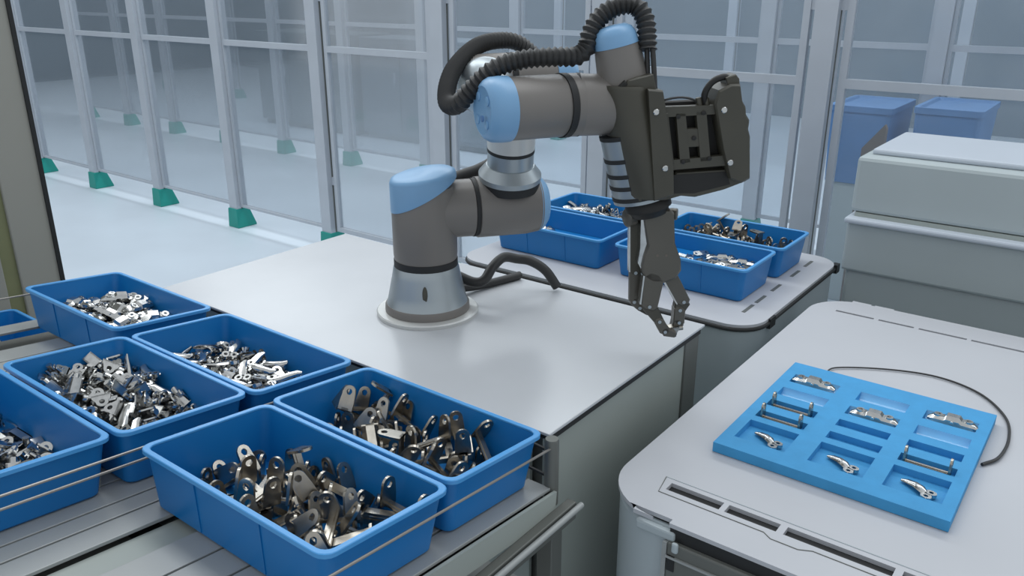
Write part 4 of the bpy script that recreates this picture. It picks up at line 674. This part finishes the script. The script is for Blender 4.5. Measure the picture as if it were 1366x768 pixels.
# right-hand side channel, push bar and legs
bm = bmesh.new(); P = [rack_pt(x, y, BH+d) for d in (0.006, 0.05) for (x, y) in ((-0.674, yA), (-0.668, yA), (-0.668, 1.01), (-0.674, 1.01))]
loft(bm, [P[4:], P[:4]]); obj('side_channel', bm, M['panel'], rack, 0)
bx('side_beam', M['alu_dark'], rack, -0.668, -0.650, 0.16, 1.035, 0.765, 0.800, bevel=0.002)
bm = bmesh.new(); cyl(bm, (-0.643, 0.16, 0.793), (-0.643, 1.040, 0.793), 0.0055, seg=14); obj('push_bar', bm, M['steel_grey'], rack)
for x, y in ((-0.675, 0.99), (-0.675, 0.22), (-2.10, 0.99), (-2.10, 0.22)):
    bx('leg', M['alu_dark'], rack, x-0.016, x+0.016, y-0.016, y+0.016, 0.0, 0.765 if x > -1 else 0.80, bevel=0.002)
bx('lower_shelf', M['steel_grey'], rack, -2.58, -0.68, 0.58, 0.985, 0.618, 0.630)
for y in (0.60, 0.96): bx('lower_beam', M['alu_dark'], rack, -2.58, -0.69, y-0.012, y+0.012, 0.585, 0.618)
for y in (0.60, 0.96): bx('leg', M['alu_dark'], rack, -2.58, -2.55, y-0.015, y+0.015, 0.0, 0.585)
# ------------------------------------------------------------------ robot arm
RT = Vector((math.cos(math.radians(37.4)), math.sin(math.radians(37.4)), 0)); HD = Vector((-RT.y, RT.x, 0)); UP = Vector((0, 0, 1))
AX = Vector((math.cos(math.radians(53.4)), math.sin(math.radians(53.4)), 0))      # common axis of shoulder lift, elbow and first wrist
BASE = Vector((-1.288, 1.350, TZ))
robot = thing('industrial_robot', 'grey six-axis robot arm with light blue joint caps on the workbench', 'robot', BASE)
def rl(name, p0, axis, prof, m, parent=robot, seg=40, smooth=35, **k):
    bm = bmesh.new(); lathe(bm, p0, axis, prof, seg, **k); return obj(name, bm, M[m], parent, smooth)
rl('base_plate', BASE, UP, [(0, 0.121), (0.008, 0.122), (0.011, 0.119), (0.011, 0.100)], 'plate')
rl('base_cone', BASE, UP, [(0.0111, 0.100), (0.024, 0.099), (0.030, 0.0965), (0.032, 0.095), (0.060, 0.089), (0.10, 0.0805), (0.118, 0.077), (0.122, 0.0745)], 'robot_silver')
rl('base_collar', BASE, UP, [(0.0115, 0.1012), (0.026, 0.1002), (0.030, 0.0975)], 'robot')
# oval badge recess on the cone, facing the camera
bdir = (-HD).normalized(); bm = bmesh.new()
lathe(bm, BASE + bdir*0.079 + UP*0.068 + RT*0.004, (bdir + UP*0.23), [(0, 0.011), (0.007, 0.011), (0.0085, 0.0095)], 20)
for v in bm.verts:
    rel = v.co - (BASE + UP*0.068 + RT*0.004); k = rel.z
    v.co.z += k*1.0; v.co -= RT*(rel.dot(RT)*0.42)
obj('badge', bm, M['tool'], robot)
rl('joint_ring', BASE, UP, [(0.121, 0.0752), (0.137, 0.0752)], 'gap')
SH = BASE + UP*0.250
rl('shoulder_housing', BASE, UP, [(0.137, 0.0735), (0.150, 0.0752), (0.30, 0.0752), (0.31, 0.070)], 'robot')
# slanted blue cap on the shoulder
bm = bmesh.new(); loops = []; seg = 40
for lv, rr in ((0, 0.0768), (1, 0.0768), (2, 0.0735), (3, 0.064), (4, 0.03)):
    lp = []
    for i in range(seg):
        a = 2*PI*i/seg; c = Vector((math.cos(a), math.sin(a), 0)); s = c.dot(AX)
        z0 = 0.292 + 0.040*s; z1 = 0.340 + 0.010*s
        z = (z0, z1-0.012, z1-0.004, z1, z1+0.003)[lv]
        lp.append(BASE + c*rr + UP*z)
    loops.append(lp)
loft(bm, loops); obj('shoulder_cap', bm, M['robot_blue'], robot, 50)
rl('shoulder_lift_housing', SH, AX, [(0.0, 0.066), (0.11, 0.0675), (0.112, 0.066), (0.120, 0.066), (0.122, 0.0715), (0.24, 0.0715), (0.272, 0.067)], 'robot')
rl('joint_ring', SH, AX, [(0.1115, 0.0688), (0.1205, 0.0688)], 'gap')
rl('lift_cap', SH, AX, [(0.268, 0.0680), (0.282, 0.062), (0.292, 0.050), (0.298, 0.03), (0.299, 0.01)], 'robot_blue')
U0 = SH + AX*0.203; UD = (UP*math.cos(math.radians(12)) - HD*math.sin(math.radians(12)) + RT*0.04).normalized(); UL = 0.30; EL = U0 + UD*UL
rl('joint_ring', U0, UD, [(0.048, 0.069), (0.066, 0.0715), (0.070, 0.0715)], 'gap')
rl('upper_arm_flange', U0, UD, [(0.070, 0.073), (0.082, 0.0735), (0.094, 0.064), (0.104, 0.056)], 'robot_silver')
rl('upper_arm_tube', U0, UD, [(0.09, 0.0535), (UL-0.04, 0.0535)], 'robot_silver')
rl('tube_ring', U0, UD, [(0.138, 0.0548), (0.146, 0.0548)], 'gap')
rl('tube_collar', U0, UD, [(0.146, 0.0545), (UL-0.05, 0.057)], 'plate')
rl('elbow_housing', EL - AX*0.118, AX, [(0, 0.052), (0.004, 0.058), (0.10, 0.060), (0.102, 0.057), (0.112, 0.057), (0.114, 0.061), (0.20, 0.061), (0.205, 0.058)], 'robot')
rl('joint_ring', EL - AX*0.118, AX, [(0.1015, 0.0605), (0.1125, 0.0605)], 'gap')
rl('elbow_cap', EL - AX*0.118, AX, [(0.203, 0.0605), (0.235, 0.060), (0.252, 0.05), (0.258, 0.02)], 'robot_blue')
# wrist 1, the forearm that reaches it from the elbow
AW = Vector((math.cos(math.radians(61)), math.sin(math.radians(61)), 0))
W1 = Vector((-0.964, 1.176, 1.426)); FA = W1 + AW*0.062; F0 = EL - AX*0.075; FD = (FA-F0).normalized(); FL = (FA-F0).length
rl('forearm_flange', F0, FD, [(0.045, 0.060), (0.062, 0.060), (0.080, 0.050), (0.09, 0.044)], 'robot_silver')
rl('forearm_tube', F0, FD, [(0.06, 0.0425), (FL-0.05, 0.0425)], 'robot_silver')
rl('wrist_cap', W1, -AW, [(-0.046, 0.0598), (-0.030, 0.0602), (-0.012, 0.0585), (-0.003, 0.053), (0.002, 0.046), (0.003, 0.044), (0.0015, 0.041), (0.0015, 0.01)], 'robot_blue')
for k in range(4):
    a = 0.9+PI/2*k; u, v, w = frame(AW); c = W1 - AW*0.0012 + (u*math.cos(a)+v*math.sin(a))*0.030
    bm = bmesh.new(); lathe(bm, c, -AW, [(0, 0.0085), (0.002, 0.0085), (0.0028, 0.007)], 14); obj('cap_boss', bm, M['robot_blue'], robot)
bm = bmesh.new(); lathe(bm, W1 - AW*0.001 + UP*(-0.012) - HD*0.018, -AW, [(0, 0.006), (0.003, 0.006), (0.0032, 0.004)], 12); obj('cap_screw', bm, M['blue_far'], robot)
rl('wrist_housing', W1, AW, [(0.030, 0.0575), (0.045, 0.0580), (0.152, 0.0580), (0.154, 0.057), (0.166, 0.057), (0.168, 0.0592), (0.182, 0.0592), (0.20, 0.0585)], 'robot')
rl('joint_ring', W1, AW, [(0.1535, 0.0602), (0.1665, 0.0602)], 'gap')
WA = Vector((-0.795, 1.405, 1.425)); TD = (RT*0.25 - UP).normalized()                  # second wrist and tool axis
WJ = W1 + AW*0.19; wj = (WA - TD*0.0) - WJ
rl('wrist_elbow', WJ, wj, [(0, 0.0585), (wj.length*0.5, 0.057), (wj.length, 0.052)], 'robot')
rl('joint_ring', WJ, wj, [(-0.002, 0.0596), (0.004, 0.0596)], 'gap')
rl('wrist_two_housing', WA, TD, [(-0.118, 0.041), (-0.10, 0.0435), (-0.03, 0.050), (0.03, 0.052), (0.055, 0.050)], 'robot')
rl('wrist_two_cap', WA, TD, [(-0.150, 0.008), (-0.1485, 0.024), (-0.142, 0.034), (-0.132, 0.0395), (-0.117, 0.0422), (-0.112, 0.0428)], 'robot_blue')
rl('tool_tube', WA - RT*0.008, TD, [(0.05, 0.058), (0.185, 0.058)], 'robot_silver')
for k in (0.048, 0.092, 0.122, 0.146, 0.170): rl('tube_ring', WA - RT*0.008, TD, [(k, 0.0592), (k+0.008, 0.0592)], 'gap')

# hoses and cables of the robot
def cable(name, pts, r, label, cat='hose', m='hose', ridge=0.0, step=None, seg=12):
    P = catmull(pts, 10)
    if step: P = resample(P, step)
    bm = bmesh.new(); sweep(bm, P, r, seg, ridge)
    return tag(obj(name, bm, M[m], None, 60), label, cat)
cable('corrugated_hose', [(-1.150, 1.62, 1.470), (-1.172, 1.56, 1.515), (-1.185, 1.50, 1.524), (-1.185, 1.423, 1.515), (-1.157, 1.323, 1.483), (-1.121, 1.255, 1.451), (-1.081, 1.210, 1.426), (-1.036, 1.188, 1.430), (-1.004, 1.19, 1.459), (-0.968, 1.212, 1.496), (-0.932, 1.255, 1.512), (-0.892, 1.295, 1.516), (-0.867, 1.33, 1.516), (-0.857, 1.348, 1.530), (-0.856, 1.357, 1.553), (-0.849, 1.375, 1.581), (-0.83, 1.400, 1.601), (-0.800, 1.420, 1.604), (-0.779, 1.422, 1.582), (-0.768, 1.414, 1.553), (-0.762, 1.408, 1.527)], 0.0165, 'black corrugated hose looping from the elbow over the robot wrist', ridge=0.0022, step=0.0056)
cable('supply_hose', [(-1.354, 1.475, 1.166), (-1.330, 1.515, 1.192), (-1.294, 1.561, 1.210), (-1.270, 1.60, 1.235), (-1.255, 1.635, 1.290), (-1.235, 1.655, 1.37), (-1.19, 1.645, 1.45)], 0.016, 'thick black hose rising behind the robot shoulder')
cable('power_cable', [(-1.285, 1.452, 0.965), (-1.236, 1.462, 0.954), (-1.216, 1.479, 0.960), (-1.218, 1.514, 0.983), (-1.219, 1.56, 0.996), (-1.202, 1.594, 0.987), (-1.174, 1.614, 0.981), (-1.143, 1.635, 0.957), (-1.120, 1.655, 0.912)], 0.0125, 'thick black cable arching over the bench behind the robot base', 'cable')
cable('signal_cable', [(-1.300, 1.462, 0.922), (-1.285, 1.53, 0.913), (-1.268, 1.60, 0.911), (-1.256, 1.65, 0.911), (-1.252, 1.672, 0.911)], 0.0105, 'black cable lying flat on the bench behind the robot base', 'cable')
for k in range(2):
    cable('tool_lead', [(-0.765+0.012*k, 1.410, 1.535), (-0.757+0.014*k, 1.405, 1.48), (-0.750+0.018*k, 1.395, 1.43), (-0.744+0.02*k, 1.385, 1.40)], 0.0048, ('black tool lead running down from the hose end, %s of two' % ('left', 'right')[k]), 'cable')

# ------------------------------------------------------------------ camera and gripper module clamped to the tool tube
CU = (RT + HD*0.06).normalized(); CW = -(CU.cross(TD)).normalized()
if CW.dot(HD) > 0: CW = -CW
CU = TD.cross(CW).normalized()
if CU.dot(RT) < 0: CU = -CU
CO = WA - RT*0.012 + UP*0.007 + CW*0.056
CU = (RT + HD*0.05).normalized()                                          # the module leans: its top edge stays level
CM_ = Matrix(((CU[0], TD[0], CW[0], CO[0]), (CU[1], TD[1], CW[1], CO[1]), (CU[2], TD[2], CW[2], CO[2]), (0, 0, 0, 1)))
mod = thing('vision_module', 'black camera module with a slotted plate bolted to the robot wrist', 'camera module', CO)
def pm(name, poly, t0, t1, m, parent=mod, bev=0.003, smooth=30):
    bm = bmesh.new(); prism(bm, poly, CM_, t0, t1, bev); return obj(name, bm, M[m], parent, smooth)
# half-round clamp shell around the tube
bm = bmesh.new(); n = 14; lo = []
for v, k in ((-0.034, 0.95), (-0.028, 1.0), (0.176, 1.0), (0.182, 0.96)):
    lo.append([CM_ @ Vector((0.010 - 0.051*k*math.cos(PI*i/n), v, -0.050 + 0.066*k*math.sin(PI*i/n))) for i in range(n+1)])
loft(bm, lo); obj('clamp_shell', bm, M['tool'], mod, 35)
pm('clamp_head', [(-0.0066, -0.0225), (0.0088, -0.0450), (0.0265, -0.0507), (0.0580, -0.0563), (0.0582, -0.0225)], -0.045, 0.004, 'tool')
pm('head_recess', [(-0.0166, -0.0141), (-0.0099, -0.0338), (0.0033, -0.0450), (0.0077, -0.0394), (-0.0055, -0.0141)], -0.03, 0.004, 'tool_dark')
pm('cheek', [(0.0392, -0.0310), (0.0662, -0.0282), (0.0657, 0.0028), (0.0591, 0.1211), (0.0505, 0.1717), (0.0110, 0.1830)], -0.03, 0.020, 'tool')
# slotted centre plate: bars around real openings
pm('plate_bar', [(0.0602, 0.0028), (0.1656, 0.0000), (0.1650, 0.0169), (0.0591, 0.0225)], -0.004, 0.012, 'tool', bev=0.0015)
pm('plate_bar', [(0.0541, 0.1042), (0.1634, 0.0957), (0.1650, 0.1154), (0.0530, 0.1239)], -0.004, 0.012, 'tool', bev=0.0015)
pm('plate_spine', [(0.0842, 0.0141), (0.1021, 0.0141), (0.0944, 0.1098), (0.0745, 0.1126)], -0.004, 0.012, 'tool', bev=0.0015)
pm('plate_spine', [(0.1220, 0.0113), (0.1413, 0.0113), (0.1336, 0.1070), (0.1140, 0.1084)], -0.004, 0.012, 'tool', bev=0.0015)
pm('plate_web', [(0.0960, 0.0450), (0.1212, 0.0436), (0.1198, 0.0788), (0.0933, 0.0802)], -0.004, 0.011, 'tool', bev=0.0015)
pm('plate_rib', [(0.0621, 0.0141), (0.0690, 0.0141), (0.0627, 0.1098), (0.0552, 0.1126)], -0.004, 0.014, 'tool', bev=0.001)
pm('backing', [(0.0585, -0.0028), (0.1811, -0.0084), (0.1764, 0.1351), (0.0464, 0.1436)], -0.030, -0.018, 'tool_dark')
# right-hand camera block with its horn and wavy edge
pm('camera_block', [(0.1570, -0.0056), (0.1684, -0.0282), (0.1926, -0.0394), (0.2092, -0.0394), (0.2087, -0.0084), (0.2133, 0.0028), (0.2120, 0.0169), (0.2167, 0.0282), (0.2120, 0.0450), (0.2133, 0.0591), (0.2001, 0.1408), (0.1833, 0.1492), (0.1628, 0.1408), (0.1573, 0.0845)], -0.045, 0.022, 'tool', bev=0.004)
pm('horn', [(0.1866, -0.0507), (0.2070, -0.0563), (0.2122, -0.0479), (0.2100, -0.0225), (0.1893, -0.0225)], -0.03, 0.012, 'tool', bev=0.002)
pm('skirt', [(-0.0171, 0.1717), (-0.0028, 0.1548), (0.0497, 0.1548), (0.0657, 0.1295), (0.1631, 0.1253), (0.1662, 0.1379), (0.2007, 0.1379), (0.1984, 0.1492), (0.1524, 0.1661), (0.0944, 0.1802), (0.0673, 0.1774), (0.0353, 0.1858), (-0.0174, 0.1872)], -0.055, 0.002, 'tool', bev=0.003)
pm('skirt_opening', [(0.0563, 0.1351), (0.1623, 0.1295), (0.1656, 0.1548), (0.0933, 0.1717), (0.0546, 0.1717)], 0.0, 0.0032, 'tool_dark', bev=0.0)
for (a, b) in ((0.0461, 0.0113), (0.1722, 0.0084), (0.0431, 0.1182), (0.1678, 0.1084)):
    bm = bmesh.new(); lathe(bm, CM_ @ Vector((a, b, 0.0195)), CW, [(0, 0.0058), (0.0030, 0.0058), (0.0042, 0.0045)], 16); obj('bolt', bm, M['bright'], mod)
for (a, b) in ((0.0869, 0.0211), (0.1352, 0.0141), (0.0811, 0.1070), (0.1319, 0.1013), (0.1093, 0.0619)):
    bm = bmesh.new(); lathe(bm, CM_ @ Vector((a, b, 0.010)), CW, [(0, 0.0042), (0.0035, 0.0042), (0.004, 0.003)], 12); obj('screw', bm, M['tool_dark'], mod)
def cpt(p, w): return CM_ @ Vector((p[0], p[1], w))
bm = bmesh.new(); sweep(bm, catmull([cpt((0.0621, 0.0000), 0.0), cpt((0.0679, -0.0084), 0.004), cpt((0.0952, -0.0141), 0.008), cpt((0.1181, -0.0113), 0.008), cpt((0.1303, -0.0028), 0.0)], 8), 0.0022, 8); obj('thin_lead', bm, M['hose'], mod)
bm = bmesh.new(); sweep(bm, catmull([cpt((0.1435, 0.0000), -0.002), cpt((0.1466, -0.0225), 0.004), cpt((0.1628, -0.0422), 0.006), cpt((0.1838, -0.0507), 0.004), cpt((0.1971, -0.0479), -0.004)], 8), 0.0062, 10); obj('camera_cable', bm, M['tool_dark'], mod)
for (a, b) in ((0.1330, -0.0028), (0.1468, -0.0028)):
    bm = bmesh.new(); lathe(bm, CM_ @ Vector((a, b-0.002, 0.0)), -TD, [(-0.008, 0.006), (0.006, 0.006), (0.008, 0.005)], 10); obj('connector', bm, M['tool'], mod)

# ------------------------------------------------------------------ three-finger gripper
GO = WA + TD*0.19
grip = thing('robot_gripper', 'dark grey three-finger robot gripper hanging below the camera module', 'gripper', GO)
GM_ = Matrix(((CU[0], TD[0], CW[0], GO[0]), (CU[1], TD[1], CW[1], GO[1]), (CU[2], TD[2], CW[2], GO[2]), (0, 0, 0, 1)))
def gm(name, poly, t0, t1, m, parent=grip, bev=0.002, smooth=30):
    bm = bmesh.new(); prism(bm, poly, GM_, t0, t1, bev); return obj(name, bm, M[m], parent, smooth)
rl('flange', GO, TD, [(-0.004, 0.040), (0.006, 0.046), (0.016, 0.046), (0.020, 0.040), (0.03, 0.036)], 'tool_dark', grip)
gm('palm', [(-0.0169, 0.0251), (-0.0049, 0.0172), (0.0374, 0.0157), (0.0449, 0.0235), (0.0353, 0.0878), (0.0405, 0.1223), (0.0371, 0.1473), (0.0232, 0.1646), (-0.0026, 0.1740), (-0.0263, 0.1724), (-0.0407, 0.1615), (-0.0421, 0.1379), (-0.0333, 0.1160), (-0.0208, 0.0909)], -0.024, 0.024, 'tool_grey', bev=0.004)
gm('palm_edge', [(-0.0199, 0.0251), (-0.0139, 0.0251), (-0.0199, 0.0940), (-0.0339, 0.1191), (-0.0433, 0.1442), (-0.0468, 0.1317), (-0.0362, 0.1003)], -0.022, 0.016, 'bright', bev=0.001)
for (a, b) in ((-0.0056, 0.1129), (0.0124, 0.1129)):
    bm = bmesh.new(); lathe(bm, GM_ @ Vector((a, b, 0.023)), CW, [(0, 0.0026), (0.0015, 0.0026)], 10); obj('screw', bm, M['brown'], grip)
for pt, rr in (((-0.0350, 0.0408), 0.019), ((0.0442, 0.0345), 0.012)):
    bm = bmesh.new(); lathe(bm, GM_ @ Vector((pt[0], pt[1], -0.014)), CU*(-1 if rr > 0.015 else 1)*0.9 + CW*0.35, [(-0.004, rr*0.9), (0.0, rr), (0.012, rr), (0.014, rr*0.85)], 20); obj('knuckle', bm, M['tool_grey'], grip)
def finger(points, widths, w0, th, mats=('tool_grey', 'tool', 'tool_grey')):
    """links between joint points in the gripper plane; each link a tapered bar, each joint a pin"""
    for i in range(len(points)-1):
        a = Vector(points[i]); b = Vector(points[i+1]); d = (b-a).normalized(); nrm = Vector((-d.y, d.x))
        wa, wb = widths[i], widths[i+1]
        poly = [a+nrm*wa, a-d*wa*0.6+nrm*wa*0.4, a-d*wa*0.6-nrm*wa*0.4, a-nrm*wa, b-nrm*wb, b+d*wb*0.5-nrm*wb*0.5, b+d*wb*0.5+nrm*wb*0.5, b+nrm*wb]
        gm('finger_link', [tuple(p) for p in poly], w0-th/2*(1 if i != 1 else 0.8), w0+th/2*(1 if i != 1 else 0.8), mats[i % 3], bev=0.0025)
        if i:
            bm = bmesh.new(); c = GM_ @ Vector((a.x, a.y, w0)); lathe(bm, c - CW*(th/2+0.002), CW, [(0, 0.0036), (th+0.004, 0.0036)], 12); obj('joint_pin', bm, M['robot_silver'], grip)
    # bright edge strip along the first link
    a = Vector(points[0]); b = Vector(points[1]); d = (b-a).normalized(); nrm = Vector((-d.y, d.x))
    if nrm.x > 0: nrm = -nrm
    e = nrm*widths[0]*0.95
    gm('edge_strip', [tuple(a+e), tuple(a+e+nrm*0.003), tuple(b+e*0.9+nrm*0.003), tuple(b+e*0.9)], w0-th/2*0.9, w0+th/2+0.0008, 'bright', bev=0.0)
finger([(-0.0215, 0.1630), (-0.0428, 0.2257), (-0.0285, 0.2602), (-0.0212, 0.2837), (-0.0017, 0.2916)], [0.0200, 0.0165, 0.0110, 0.0115, 0.007], 0.012, 0.024)
finger([(0.0145, 0.1630), (0.0328, 0.2226), (0.0216, 0.2414), (0.0146, 0.2696), (0.0025, 0.2853)], [0.0165, 0.0150, 0.0115, 0.0115, 0.006], -0.004, 0.024)
finger([(-0.0285, 0.0533), (-0.0515, 0.1630), (-0.0674, 0.2289), (-0.0582, 0.2430), (-0.0429, 0.2571)], [0.013, 0.012, 0.010, 0.008, 0.005], -0.022, 0.016, ('tool', 'tool_grey', 'tool_grey'))
q = Matrix((CU, CW, -TD)).transposed().to_quaternion()
mesh_held = mesh_clevis.copy(); mesh_held.materials.clear(); mesh_held.materials.append(M['nickel'])
held = place(mesh_held, 'held_clevis', None, 'small bright metal part pinched between the gripper fingertips', 'clevis', GM_ @ Vector((*(-0.0038, 0.2869), 0.006)), rot=q, scale=0.9)
